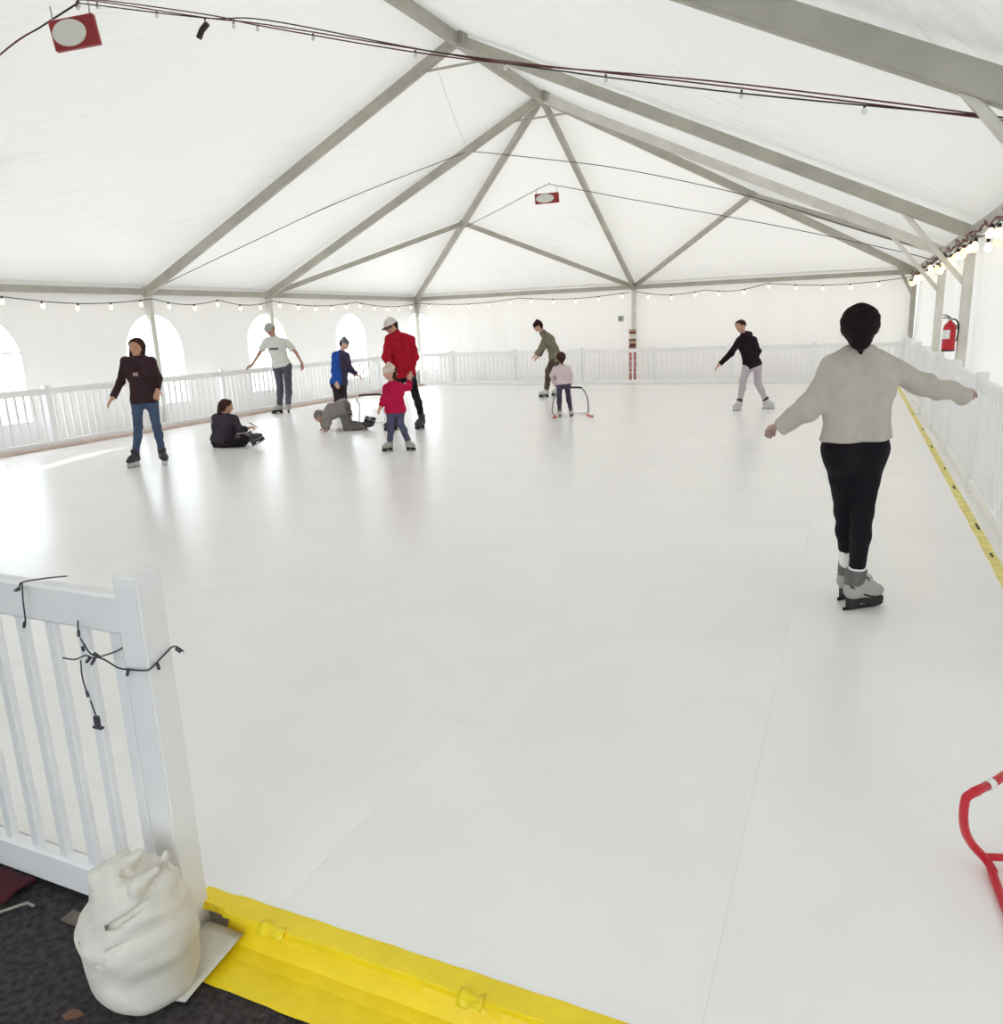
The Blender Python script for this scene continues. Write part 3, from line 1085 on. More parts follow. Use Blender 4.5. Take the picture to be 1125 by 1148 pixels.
leaf_me = pydata('leaf', [(-0.03, 0, 0.002), (-0.01, 0.016, 0.008), (0.012, 0.014, 0.006), (0.032, 0, 0.004), (0.012, -0.014, 0.007), (-0.01, -0.015, 0.003),
                          (-0.03, 0, 0.0), (-0.01, 0.016, 0.006), (0.012, 0.014, 0.004), (0.032, 0, 0.002), (0.012, -0.014, 0.005), (-0.01, -0.015, 0.001)],
                 [(0, 5, 4, 3, 2, 1), (6, 7, 8, 9, 10, 11), (0, 1, 7, 6), (1, 2, 8, 7), (2, 3, 9, 8), (3, 4, 10, 9), (4, 5, 11, 10), (5, 0, 6, 11)])
leaf_me.materials.append(mat('brown_leaf', lin(116, 84, 66), 0.8))
for (x, y, a, lb) in ((3.70, -20.30, 0.4, 'small brown dead leaf just left of the sandbag foot'), (3.87, -20.325, 1.3, 'small brown dead leaf in front of the sandbag foot')):
    ob = obj('dead_leaf', leaf_me)
    ob.location = (x, y, GZ)
    ob.rotation_euler = (0, 0, a)
    tag(ob, lb, 'leaf', 'dead leaves by the sandbag')

# ---------------------------------------------------------------- dark mini light string on the near fence
fy = -20.002
ls = thing('mini_light_string', 'black mini light string wound round the nearest fence post and rail', 'light string', (3.70, fy - 0.01, 0.78))
LO = Vector((3.70, fy - 0.01, 0.78))
M_GRN = mat('dark_cord', lin(66, 66, 72), 0.6)
PR = 3.7935        # right face of the post
paths = [
    [(3.47, fy - 0.005, 0.775), (3.53, fy - 0.012, 0.782), (3.575, fy - 0.012, 0.80), (3.62, fy - 0.02, 0.803), (3.66, fy - 0.015, 0.815), (3.70, fy - 0.008, 0.83), (3.703, fy + 0.02, 0.835)],
    [(3.56, fy - 0.005, 0.90), (3.565, fy - 0.012, 0.86), (3.585, fy - 0.014, 0.83), (3.61, fy - 0.018, 0.812), (3.66, fy - 0.016, 0.80), (3.70, fy - 0.012, 0.782), (3.745, fy - 0.010, 0.783), (3.789, fy - 0.010, 0.787), (PR + 0.010, fy + 0.003, 0.789), (PR + 0.008, -19.95, 0.806), (PR + 0.010, -19.912, 0.818), (PR + 0.03, -19.90, 0.80)],
    [(3.545, fy - 0.006, 0.78), (3.548, fy - 0.012, 0.74), (3.552, fy - 0.012, 0.70), (3.565, fy - 0.012, 0.66), (3.575, fy - 0.012, 0.62)],
    [(3.30, fy + 0.0, 0.955), (3.33, fy + 0.0, 0.972), (3.35, fy + 0.0, 0.988), (3.40, -19.96, 0.992), (3.44, -19.93, 0.992)],
    [(3.345, fy + 0.0, 0.985), (3.335, fy + 0.0, 0.93), (3.33, fy + 0.0, 0.875), (3.32, fy + 0.004, 0.862)],
]
for P in paths:
    obj('cord', tube_mesh('cord', [Vector(q) + Vector((0.022, 0, 0)) for q in P], 0.0024, 6, 6, LO), M_GRN, ls, smooth=True)
mini_me = lathe_mesh('mini_lamp', [(0.0045, 0.0), (0.0055, 0.004), (0.0055, 0.022), (0.003, 0.024)], 8)
mini_me.materials.append(M_GRN)
tip_me = lathe_mesh('lamp_tip', [(0.003, 0.023), (0.0035, 0.026), (0.003, 0.036), (0.001, 0.039)], 8)
tip_me.materials.append(M_CLR)
for (p, d) in (((3.575, fy - 0.014, 0.815), (0.3, -0.3, 1)), ((3.60, fy - 0.016, 0.80), (-0.6, -0.4, -0.8)), ((3.64, fy - 0.018, 0.808), (-0.7, -0.3, 0.7)), ((3.62, fy - 0.018, 0.80), (-.4, -.5, -.9)),
               ((3.735, fy - 0.010, 0.783), (-0.1, -0.3, -1)), ((PR + 0.010, -19.975, 0.795), (0.3, -0.1, -1)), ((PR + 0.014, -19.912, 0.812), (0.8, 0.2, -0.6)),
               ((3.555, fy - 0.012, 0.69), (0.5, -0.2, -0.9)), ((3.325, fy, 0.865), (-0.2, -0.2, -1)), ((3.566, fy - 0.012, 0.875), (0.1, -0.2, -1)), ((3.33, fy, 0.965), (-.9, -.1, -.3))):
    q = Vector(d).to_track_quat('Z', 'Y')
    m_ = obj('mini_lamp', mini_me, None, ls)
    m_.location = Vector(p) + Vector((0.022, 0, 0)) - LO
    m_.scale = (0.8, 0.8, 0.8)
    m_.rotation_euler = q.to_euler()
    obj('lamp_tip', tip_me, None, m_)
pl = obj('plug', box_mesh('plug', 0.018, 0.012, 0.034, 0.003, Vector((3.599, fy - 0.012, 0.60)) - LO), M_GRN, ls)
obj('plug_flange', box_mesh('plug_flange', 0.036, 0.014, 0.007, 0.002, Vector((3.600, fy - 0.012, 0.581)) - LO), M_GRN, pl)

# ================================================================== skating aids (tube push frames)
M_GREYT = mat('grey_tube', lin(150, 148, 146), 0.4, 0.3)
M_ORG = mat('orange_tip', lin(196, 96, 66), 0.5)


def push_frame(label, loc, rz, m_hand, m_tube, m_tip, handle_w=0.34, base_w=0.58, h=0.50):
    root = thing('skating_aid', label, 'skating aid', loc)
    root.rotation_euler = (0, 0, rz)
    hw, bw2 = handle_w / 2, base_w / 2
    obj('handle', tube_mesh('handle', [(-hw - 0.05, 0.01, h - 0.012), (-hw, 0, h), (0, 0, h + 0.004), (hw, 0, h), (hw + 0.05, 0.01, h - 0.012)], 0.017, 8, 5), m_hand, root, smooth=True)
    for sg in (-1, 1):
        obj('side_tube', tube_mesh('side_tube', [(sg * (hw + 0.045), 0.01, h - 0.01), (sg * (hw + 0.09), 0.03, h - 0.06), (sg * (bw2 - 0.03), 0.07, 0.32), (sg * bw2, 0.12, 0.14), (sg * bw2, 0.14, 0.05), (sg * (bw2 - 0.015), 0.10, 0.018), (sg * (bw2 - 0.03), 0.0, 0.016)], 0.0145, 8, 6), m_tube, root, smooth=True)
        obj('runner', tube_mesh('runner', [(sg * (bw2 - 0.03), 0.01, 0.016), (sg * (bw2 - 0.045), -0.18, 0.016), (sg * (bw2 - 0.01), -0.34, 0.017), (sg * (bw2 + 0.02), -0.40, 0.022)], 0.0155, 8, 6), m_tip, root, smooth=True)
    obj('cross_tube', tube_mesh('cross_tube', [(-bw2 + 0.01, 0.13, 0.02), (bw2 - 0.01, 0.13, 0.02)], 0.010, 8), M_WHITE, root, smooth=True)
    return root


yawc = -0.42413
push_frame('black-handled skating aid pushed by the girl in the pale shirt', (0.86, -7.86, 0.0), -yawc, M_BLK, M_GREYT, M_ORG, 0.30, 0.66)
push_frame('skating aid with a black handle standing behind the person on all fours', (-2.31, -9.56, 0.0), -yawc + 0.1, M_BLK, M_WHITE, M_WHITE, 0.30, 0.46, 0.53)

# red frame cut by the right edge of the picture
ra = thing('skating_aid', 'red tube skating aid standing on the floor at the right', 'skating aid', (6.1, -18.95, 0.0))
RO = Vector((6.1, -18.95, 0.0))
for (nm, P, r, m_) in (
    ('handle', [(5.885, -19.045, 0.302), (5.93, -18.99, 0.302)], 0.0128, M_RED),
    ('white_joint', [(5.928, -18.992, 0.302), (5.944, -18.972, 0.302)], 0.0155, M_WHITE),
    ('handle', [(5.942, -18.975, 0.302), (6.05, -18.84, 0.30), (6.24, -18.80, 0.30), (6.34, -18.90, 0.295)], 0.0128, M_RED),
    ('side_tube', [(5.90, -19.03, 0.302), (5.876, -19.055, 0.298), (5.868, -19.055, 0.28), (5.870, -19.042, 0.22), (5.885, -19.01, 0.15), (5.912, -18.975, 0.09), (5.955, -18.955, 0.035), (5.972, -18.985, 0.019)], 0.0128, M_RED),
    ('runner', [(5.966, -18.96, 0.0195), (5.974, -19.05, 0.0128), (5.982, -19.14, 0.0128), (6.0, -19.32, 0.0128)], 0.0128, M_RED),
    ('cross_tube', [(5.95, -18.948, 0.04), (6.10, -18.90, 0.035), (6.34, -18.86, 0.035)], 0.0115, M_RED),
    ('side_tube', [(6.33, -18.90, 0.296), (6.36, -18.92, 0.26), (6.36, -18.90, 0.12), (6.34, -18.87, 0.04), (6.33, -18.92, 0.018)], 0.0128, M_RED),
    ('runner', [(6.335, -18.90, 0.018), (6.33, -19.1, 0.0128), (6.31, -19.32, 0.0128)], 0.0128, M_RED),
):
    obj(nm, tube_mesh(nm, P, r, 10, 6 if len(P) > 2 else 0, RO), m_, ra, smooth=True)

# ================================================================== people
# joints in metres; l / r as seen in the photograph
PEOPLE = {
 'near': dict(hd=(5.521,-16.797,1.562),nk=(5.528,-16.794,1.443),shl=(5.405,-16.85,1.361),shr=(5.677,-16.727,1.34),ell=(5.285,-16.882,1.152),wrl=(5.176,-16.821,1.066),hal=(5.107,-16.765,1.033),elr=(5.864,-16.587,1.248),wrr=(6.03,-16.403,1.188),har=(6.119,-16.286,1.197),hpl=(5.461,-16.824,0.907),hpr=(5.616,-16.754,0.9),knl=(5.507,-16.716,0.566),knr=(5.597,-16.785,0.573),feet=[[[5.499,-16.631,0.0],[0.7,0.714,0.0]],[[5.532,-16.792,0.0],[0.796,0.605,0.0]]]),
 'brown': dict(hd=(-2.996,-13.843,1.544),nk=(-3.011,-13.85,1.392),shl=(-3.151,-13.913,1.375),shr=(-2.846,-13.775,1.362),ell=(-3.282,-13.917,1.112),wrl=(-3.278,-14.08,0.919),hal=(-3.298,-14.144,0.856),elr=(-2.886,-13.662,1.136),wrr=(-2.803,-13.778,0.994),har=(-2.774,-13.831,0.93),hpl=(-3.083,-13.882,0.853),hpr=(-2.902,-13.801,0.845),knl=(-3.064,-13.94,0.508),knr=(-2.826,-13.854,0.524),feet=[[[-3.154,-13.914,0.0],[0.171,-0.985,-0.0]],[[-2.923,-13.755,0.0],[0.876,-0.482,0.0]]]),
 'sit': dict(hd=(-3.094,-12.266,0.608),nk=(-3.138,-12.286,0.476),shl=(-3.289,-12.3,0.435),shr=(-2.995,-12.244,0.419),ell=(-3.335,-12.101,0.203),wrl=(-3.193,-11.982,0.204),hal=(-3.056,-11.975,0.219),elr=(-2.937,-12.217,0.268),wrr=(-2.909,-12.095,0.252),har=(-2.873,-12.035,0.272),hpl=(-3.324,-12.304,0.081),hpr=(-3.141,-12.331,0.076),knl=(-3.077,-11.93,0.101),knr=(-2.81,-12.314,0.081),feet=[[[-3.092,-12.156,0.064],[0.996,-0.002,-0.088],[-0.279,0.861,0.5]],[[-2.732,-12.235,0.152],[0.766,0.477,0.432],[-0.365,-0.165,1.0]]]),
 'white': dict(hd=(-5.556,-8.168,1.728),nk=(-5.541,-8.073,1.563),shl=(-5.717,-8.109,1.505),shr=(-5.339,-7.938,1.462),ell=(-5.853,-8.225,1.249),wrl=(-5.97,-8.332,1.037),hal=(-6.096,-8.39,0.976),elr=(-5.18,-7.866,1.255),wrr=(-5.089,-7.825,1.03),har=(-5.08,-7.821,0.938),hpl=(-5.564,-8.039,0.976),hpr=(-5.377,-7.955,0.969),knl=(-5.482,-8.112,0.611),knr=(-5.323,-8.04,0.573),feet=[[[-5.527,-8.023,0.0],[-0.555,-0.832,-0.0]],[[-5.423,-7.976,0.0],[0.59,-0.807,0.0]]]),
 'blue': dict(hd=(-3.579,-8.391,1.399),nk=(-3.647,-8.421,1.239),shl=(-3.715,-8.539,1.195),shr=(-3.623,-8.301,1.173),ell=(-3.75,-8.577,0.899),wrl=(-3.689,-8.605,0.694),hal=(-3.661,-8.625,0.627),elr=(-3.55,-8.322,0.914),wrr=(-3.409,-8.314,0.808),har=(-3.322,-8.296,0.754),hpl=(-3.781,-8.526,0.654),hpr=(-3.707,-8.393,0.643),knl=(-3.739,-8.551,0.378),knr=(-3.687,-8.417,0.365),feet=[[[-3.802,-8.546,0.0],[0.948,0.319,0.0]],[[-3.783,-8.395,0.0],[0.949,0.314,0.0]]]),
 'crawl': dict(hd=(-2.778,-10.442,0.246),nk=(-2.689,-10.38,0.293),shl=(-2.603,-10.451,0.265),shr=(-2.735,-10.269,0.272),ell=(-2.602,-10.494,0.149),wrl=(-2.612,-10.499,0.028),hal=(-2.663,-10.511,-0.017),elr=(-2.813,-10.282,0.15),wrr=(-2.829,-10.289,0.042),har=(-2.867,-10.306,0.013),hpl=(-2.346,-10.335,0.375),hpr=(-2.45,-10.184,0.388),knl=(-2.305,-10.338,0.042),knr=(-2.414,-10.124,0.058),feet=[[[-2.015,-10.229,0.063],[0.874,0.395,-0.283],[0.0,0.0,-1.0]],[[-2.121,-10.013,0.072],[0.895,0.404,-0.188],[0.0,0.0,-1.0]]]),
 'red': dict(hd=(-1.407,-10.167,1.693),nk=(-1.369,-10.106,1.578),shl=(-1.409,-10.234,1.483),shr=(-1.201,-9.921,1.467),ell=(-1.436,-10.334,1.218),wrl=(-1.323,-10.338,1.032),hal=(-1.26,-10.342,0.946),elr=(-1.126,-9.953,1.193),wrr=(-1.15,-10.073,0.955),har=(-1.162,-10.123,0.857),hpl=(-1.352,-10.142,0.889),hpr=(-1.219,-9.962,0.889),knl=(-1.343,-10.204,0.529),knr=(-1.143,-9.96,0.55),feet=[[[-1.392,-10.161,0.0],[-0.666,-0.746,-0.0]],[[-1.053,-9.887,0.0],[-0.107,-0.994,-0.0]]]),
 'kid': dict(hd=(-0.26,-12.156,1.08),nk=(-0.247,-12.106,0.926),shl=(-0.323,-12.141,0.869),shr=(-0.139,-12.057,0.873),ell=(-0.35,-12.185,0.727),wrl=(-0.385,-12.234,0.623),hal=(-0.4,-12.263,0.577),elr=(-0.092,-11.97,0.866),wrr=(-0.095,-11.906,0.946),har=(-0.103,-11.887,0.993),hpl=(-0.293,-12.127,0.563),hpr=(-0.181,-12.076,0.558),knl=(-0.267,-12.203,0.388),knr=(-0.15,-12.128,0.368),feet=[[[-0.295,-12.128,0.0],[-0.482,-0.876,-0.0]],[[-0.126,-12.073,0.0],[0.976,-0.218,0.0]]]),
 'camo': dict(hd=(-1.042,-4.511,1.586),nk=(-0.948,-4.447,1.445),shl=(-0.846,-4.554,1.356),shr=(-0.916,-4.279,1.37),ell=(-0.902,-4.645,1.136),wrl=(-1.034,-4.705,0.965),hal=(-1.126,-4.746,0.899),elr=(-1.018,-4.259,1.123),wrr=(-1.097,-4.349,0.928),har=(-1.163,-4.412,0.873),hpl=(-0.677,-4.434,0.865),hpr=(-0.683,-4.239,0.855),knl=(-0.814,-4.518,0.593),knr=(-0.735,-4.296,0.537),feet=[[[-0.806,-4.492,0.0],[-0.866,-0.5,-0.0]],[[-0.606,-4.204,0.0],[-0.866,-0.5,-0.0]]]),
 'girl': dict(hd=(0.796,-8.156,1.043),nk=(0.811,-8.182,0.905),shl=(0.707,-8.229,0.863),shr=(0.91,-8.137,0.854),ell=(0.644,-8.225,0.747),wrl=(0.635,-8.108,0.605),hal=(0.643,-8.039,0.559),elr=(0.943,-8.09,0.734),wrr=(0.902,-7.987,0.593),har=(0.869,-7.936,0.55),hpl=(0.774,-8.199,0.596),hpr=(0.889,-8.147,0.591),knl=(0.745,-8.157,0.348),knr=(0.893,-8.09,0.358),feet=[[[0.758,-8.206,0.0],[-0.215,0.977,0.0]],[[0.933,-8.127,0.0],[-0.053,0.999,0.0]]]),
 'black': dict(hd=(3.649,-6.762,1.466),nk=(3.718,-6.731,1.31),shl=(3.65,-6.828,1.223),shr=(3.856,-6.581,1.217),ell=(3.524,-6.929,1.014),wrl=(3.347,-7.03,0.83),hal=(3.27,-7.065,0.748),elr=(3.933,-6.458,1.015),wrr=(3.874,-6.419,0.841),har=(3.83,-6.417,0.762),hpl=(3.792,-6.753,0.768),hpr=(3.94,-6.587,0.787),knl=(3.727,-6.793,0.505),knr=(3.963,-6.62,0.466),feet=[[[3.722,-6.784,0.0],[-0.577,-0.817,-0.0]],[[4.043,-6.551,0.0],[0.976,-0.218,0.0]]]),
}

CF = np.array([-0.4115, 0.9114, 0.0])      # horizontal direction away from the entrance
CR = np.array([0.9114, 0.4115, 0.0])


def un(v):
    v = np.array(v, float)
    return v / max(np.linalg.norm(v), 1e-9)


def ori(r, toward, up=0.0):
    return un(CR * r - CF * toward + np.array([0, 0, up]))


def wrinkle(amp, seed=0.0, fr=1.0):
    def f(x, y, z):
        return (amp * np.sin(fr * (23 * x + 9 * z + 4 * np.sin(11 * z * fr + seed)) + seed) * np.sin(fr * (19 * z - 13 * y) + 2 * seed)
                + 0.6 * amp * np.sin(fr * (41 * z + 17 * x - 23 * y) + 3 * np.sin(9 * x + seed))).astype(np.float32)
    return f


def folds(x, y, z):
    """soft diagonal drapery on the loose sweatshirt"""
    u = x * CR[0] + y * CR[1]
    a = np.sin(34 * u - 21 * z + 1.6 * np.sin(8 * z + 5 * u))
    b = np.sin(17 * u + 25 * z + 1.2 * np.sin(13 * u))
    m = 0.35 + 0.65 * np.clip((1.36 - z) * 4, 0, 1)
    return (m * (0.011 * np.abs(a) ** 1.5 * np.sign(a) + 0.004 * b) + 0.0015 * np.sin(70 * z + 40 * u)).astype(np.float32)


def hand_prims(w, hd, nrm, s, curl, sgn):
    d = un(np.array(hd) - np.array(w))
    w = np.array(w, float)
    n = un(np.array(nrm) - d * np.dot(nrm, d))
    sd = np.cross(n, d) * sgn
    P = [(w - d * 0.01 * s, w + d * 0.03 * s, 0.024 * s, 0.026 * s)]
    for q in (-1, -0.33, 0.33, 1):
        P.append((w + d * 0.03 * s + sd * 0.016 * q * s, w + d * 0.085 * s + sd * 0.029 * q * s, 0.0145 * s, 0.0125 * s))
    fl = [0.060, 0.072, 0.078, 0.068]
    for i, q in enumerate((-1, -0.33, 0.33, 1)):
        a = w + d * 0.085 * s + sd * 0.030 * q * s
        t1, t2 = curl * 0.6, curl * 1.6
        d1 = un(d * math.cos(t1) + n * math.sin(t1) + sd * 0.07 * q)
        d2 = un(d * math.cos(t2) + n * math.sin(t2) + sd * 0.05 * q)
        b = a + d1 * fl[i] * 0.52 * s
        c = b + d2 * fl[i] * 0.48 * s
        P += [(a, b, 0.0105 * s, 0.0095 * s), (b, c, 0.0095 * s, 0.008 * s)]
    a = w + d * 0.025 * s + sd * 0.022 * s
    b = a + un(d * 0.75 + sd * 0.75 + n * 0.2) * 0.045 * s
    c = b + un(d * 0.95 + sd * 0.25 + n * 0.35) * 0.035 * s
    P += [(a, b, 0.0135 * s, 0.011 * s), (b, c, 0.011 * s, 0.009 * s)]
    return P


holder_prof = [(0.025, 0.078), (0.265, 0.074), (0.272, 0.05), (0.262, 0.026), (0.195, 0.012), (0.175, 0.013), (0.155, 0.036), (0.105, 0.040), (0.09, 0.013), (0.03, 0.010)]


def extrude_profile(name, prof, w, H, d, u, sd, s, org):
    V, F = [], []
    n = len(prof)
    for sg in (-1, 1):
        for (a, b) in prof:
            V.append(tuple(H + d * a * s + u * b * s + sd * sg * w * s / 2 - org))
    F.append(tuple(range(n))[::-1])
    F.append(tuple(range(n, 2 * n)))
    for i in range(n):
        j = (i + 1) % n
        F.append((i, j, n + j, n + i))
    bm = bmesh.new()
    me = pydata(name, V, F)
    bm.from_mesh(me)
    bmesh.ops.recalc_face_normals(bm, faces=bm.faces)
    bm.to_mesh(me)
    bm.free()
    return me


def make_skate(root, org, foot, s, h, mboot, mcuff, mhold, mblade, fancy=False):
    d = un(foot[1])
    if len(foot) == 2:
        u = np.array([0, 0, 1.0])
        H = np.array(foot[0], float)
        ank = H + d * 0.075 * s + u * 0.19 * s
    else:
        u = np.array(foot[2], float)
        u = un(u - d * np.dot(u, d))
        ank = np.array(foot[0], float)
        H = ank - d * 0.075 * s - u * 0.19 * s
    sd = np.cross(u, d)
    low = min((H + d * a * s + u * b * s)[2] for a, b in ((0.0, 0.0), (0.27, 0.0), (0.0, 0.2), (0.27, 0.13)))
    if len(foot) > 2 and low < 0.0:
        H = H + np.array([0, 0, -low])
        ank = ank + np.array([0, 0, -low])
    pt = lambda a, b, c=0.0: H + d * a * s + u * b * s + sd * c * s
    sole = 0.078
    prims = [(pt(0.055, sole + 0.042), pt(0.16, sole + 0.045), 0.046 * s, 0.05 * s), (pt(0.16, sole + 0.045), pt(0.235, sole + 0.03), 0.05 * s, 0.038 * s),
             (pt(0.065, sole + 0.05), pt(0.075, 0.25), 0.05 * s, 0.056 * s), (pt(0.10, sole + 0.075), pt(0.17, sole + 0.05), 0.05 * s, 0.045 * s)]
    boot = obj('ice_skate', sdf_mesh('ice_skate', [dict(p=prims, k=0.03, cuts=[(pt(0, sole), -u), (pt(0.075, 0.235), u)])], h, 0.02, None, org), mboot, root)
    # padded ankle cuff
    cp = [(pt(0.068, 0.185), pt(0.076, 0.255), 0.0585 * s, 0.062 * s)]
    obj('ankle_cuff', sdf_mesh('ankle_cuff', [dict(p=cp, k=0.02, cuts=[(pt(0.07, 0.165), un(-u + 0.35 * d)), (pt(0.07, 0.262), u)])], h, 0.02, None, org), mcuff, boot)
    obj('blade_holder', extrude_profile('blade_holder', holder_prof, 0.036, H, d, u, sd, s, org), mhold, boot)
    bl = [(0.0, 0.0), (0.22, 0.0), (0.262, 0.006), (0.285, 0.022), (0.27, 0.03), (0.0, 0.02)]
    obj('blade', extrude_profile('blade', bl, 0.006, H, d, u, sd, s, org), mblade, boot)
    if fancy:
        for k in range(4):
            c = 0.125 + 0.024 * k
            z = sole + 0.135 - 0.018 * k
            P = [pt(c, z - 0.012, -0.03), pt(c + 0.006, z, -0.012), pt(c + 0.006, z, 0.012), pt(c, z - 0.012, 0.03)]
            obj('lace', tube_mesh('lace', P, 0.004, 6, 4, Vector(org)), M_BLK, boot, smooth=True)
        for sg in (-1, 1):
            P = [pt(0.02, sole + 0.085, 0.028 * sg), pt(0.05, sole + 0.065, 0.047 * sg), pt(0.10, sole + 0.035, 0.0495 * sg), pt(0.15, sole + 0.015, 0.052 * sg), pt(0.19, sole + 0.008, 0.046 * sg)]
            obj('side_stripe', tube_mesh('side_stripe', P, 0.006, 6, 4, Vector(org)), M_BLK, boot, smooth=True)
    return ank, u, d


def patch(name, parent, garment, org, center, dirv, w, hgt, m, nx=6, ny=4):
    """printed patch lying on a garment"""
    bvh = BVHTree.FromPolygons([v.co for v in garment.data.vertices], [tuple(p.vertices) for p in garment.data.polygons])
    dv = Vector(un(dirv))
    side = dv.cross(Vector((0, 0, 1))).normalized()
    up = side.cross(dv)
    V, ok = [], True
    for j in range(ny + 1):
        for i in range(nx + 1):
            o = Vector(np.array(center) - org) + side * (w * (i / nx - 0.5)) + up * (hgt * (j / ny - 0.5)) + dv * 0.6
            hit = bvh.ray_cast(o, -dv)
            if hit[0] is None:
                return None
            V.append(hit[0] + dv * 0.004)
    F = [(j * (nx + 1) + i, j * (nx + 1) + i + 1, (j + 1) * (nx + 1) + i + 1, (j + 1) * (nx + 1) + i) for j in range(ny) for i in range(nx)]
    o = obj(name, pydata(name, V, F), m, parent, smooth=True)
    return o


def make_person(key, label, s, face, top, pants, hair, skates, h=0.009, skin=(200, 150, 128), gm=1.0, hat=None, curl=0.5, palm=None, spine=(0, 0, 0), hup=None, socks=False, group=None):
    J = {k: np.array(v, float) for k, v in PEOPLE[key].items() if k != 'feet'}
    feet = PEOPLE[key]['feet']
    org = np.array([(J['hpl'][0] + J['hpr'][0]) / 2, (J['hpl'][1] + J['hpr'][1]) / 2, 0.0])
    root = thing('person', label, 'person', tuple(org), group)
    g = s * gm
    nk = J['nk']
    pel = (J['hpl'] + J['hpr']) / 2
    ta = un(nk - pel)
    L = np.linalg.norm(nk - pel)
    sp = np.array(spine, float)
    spv = CR * sp[0] - CF * sp[1] + np.array([0, 0, sp[2]])
    chest = nk - ta * 0.34 * L + spv
    waist = nk - ta * 0.70 * L + spv * 0.8
    sa, ha = un(J['shr'] - J['shl']), un(J['hpr'] - J['hpl'])
    ma = un(sa + ha)
    fv = un(face)
    ank = []
    for i, sd_ in enumerate('lr'):
        a, u, d = make_skate(root, org, feet[i], s * 0.92, h if h < 0.008 else 0.009, skates[0], skates[1], skates[2], skates[3], fancy=(h < 0.008))
        ank.append((a, u, d))

    def columns(t, low=0.0):
        P = []
        for sg, sh in ((-1, J['shl']), (1, J['shr'])):
            c1 = chest + sa * sg * 0.078 * g
            w1 = waist + ma * sg * 0.060 * g
            h1 = pel + ta * 0.03 * s + ha * sg * 0.072 * g
            P += [(nk * 0.35 + sh * 0.65 - ta * 0.035 * s, c1, 0.052 * g + t, 0.092 * g + t), (c1, w1, 0.092 * g + t, 0.080 * g + t), (w1, h1, 0.080 * g + t, 0.098 * g + t)]
            P += [(nk - ta * 0.02 * s, sh, 0.045 * s + t * 0.8, 0.046 * g + t)]
            if low > 0:
                P.append((h1, h1 - ta * low, 0.098 * g + t, 0.104 * g + t))
        return P

    def arm(i, t, end=1.0):
        sh, e, w = J['sh' + i], J['el' + i], J['wr' + i]
        w2 = e + (w - e) * end
        return [(sh, e, 0.046 * g + t, 0.038 * g + t), (e, w2, 0.038 * g + t, 0.027 * s + t)]

    def leg(n, t, b=0.0):
        i = 'lr'[n]
        hp, kn, an = J['hp' + i], J['kn' + i], ank[n][0]
        ca = kn + (an - kn) * 0.32 - fvl * 0.012 * s
        return [(hp + ta * 0.01, kn, 0.080 * g + t, 0.051 * g + t), (kn, ca, 0.051 * g + t, 0.050 * g + t), (ca, an, 0.050 * g + t, 0.037 * s + t + b)]

    fvl = un(np.array([fv[0], fv[1], 0]) + 1e-6)
    # head
    C = J['hd']
    hu = un(hup if hup is not None else (C - nk))
    hu = un(hu - fv * np.dot(hu, fv))
    hs = np.cross(fv, hu)
    hp_ = lambda f_, u_, s_=0.0: C + fv * f_ * s + hu * u_ * s + hs * s_ * s
    k_ = max(s, 0.84) / s          # children have larger heads
    hp = lambda f_, u_, s_=0.0: C + (fv * f_ + hu * u_ + hs * s_) * s * k_
    hr = s * k_
    headp = [(hp(-0.022, 0.028), hp(0.018, 0.03), 0.083 * hr, 0.076 * hr), (hp(0.02, -0.005), hp(0.048, -0.078), 0.066 * hr, 0.030 * hr), (hp(-0.03, -0.02), hp(0.01, -0.03), 0.06 * hr, 0.06 * hr)]
    nose = [(hp(0.088, 0.008), hp(0.106, -0.022), 0.008 * hr, 0.0125 * hr)]
    ears = [(hp(0.0, 0.012, q), hp(-0.006, -0.022, q * 0.97), 0.014 * hr, 0.011 * hr) for q in (-0.081, 0.081)]
    lips = [(hp(0.079, -0.052, -0.016), hp(0.079, -0.052, 0.016), 0.0085 * hr, 0.0085 * hr)]
    neckp = [(hp(-0.02, -0.05), nk, 0.050 * s, 0.054 * s)]
    shrink = -0.006 * s
    bodyp = [dict(p=headp, k=0.035), dict(p=nose + ears + lips, k=0.008), dict(p=neckp, k=0.02), dict(p=columns(shrink), k=0.05 * s)]
    nl = palm or {}
    for i, sg in (('l', 1), ('r', -1)):
        bodyp.append(dict(p=arm(i, shrink), k=0.02))
        pn = nl.get(i, -np.array([0, 0, 1.0]) + 0.3 * fv)
        bodyp.append(dict(p=hand_prims(J['wr' + i], J['ha' + i], pn, s, curl, sg), k=0.006))
    for n in (0, 1):
        a, u, d = ank[n]
        bodyp.append(dict(p=leg(n, shrink) + [(a, a + d * 0.11 * s - u * 0.06 * s, 0.034 * s, 0.026 * s)], k=0.03))
    body = obj('body', sdf_mesh('body', bodyp, h, 0.022, None, org), mat('skin_%s' % key, lin(*skin), 0.55, 0.0, 0.35), root)
    M_EYE = mat('eye_dark', lin(40, 30, 28), 0.2)
    M_LIP = mat('lip', lin(168, 98, 92), 0.5)
    for q in (-0.031, 0.031):
        e = lathe_mesh('eye', [(0.002, -0.006), (0.006, -0.0045), (0.0085, 0.0), (0.006, 0.0045), (0.002, 0.006)], 10)
        e.transform(Matrix.Translation(Vector(hp(0.0835, 0.014, q) - org)) @ Matrix.Scale(hr * 1.2, 4))
        obj('eye', e, M_EYE, root, smooth=True)
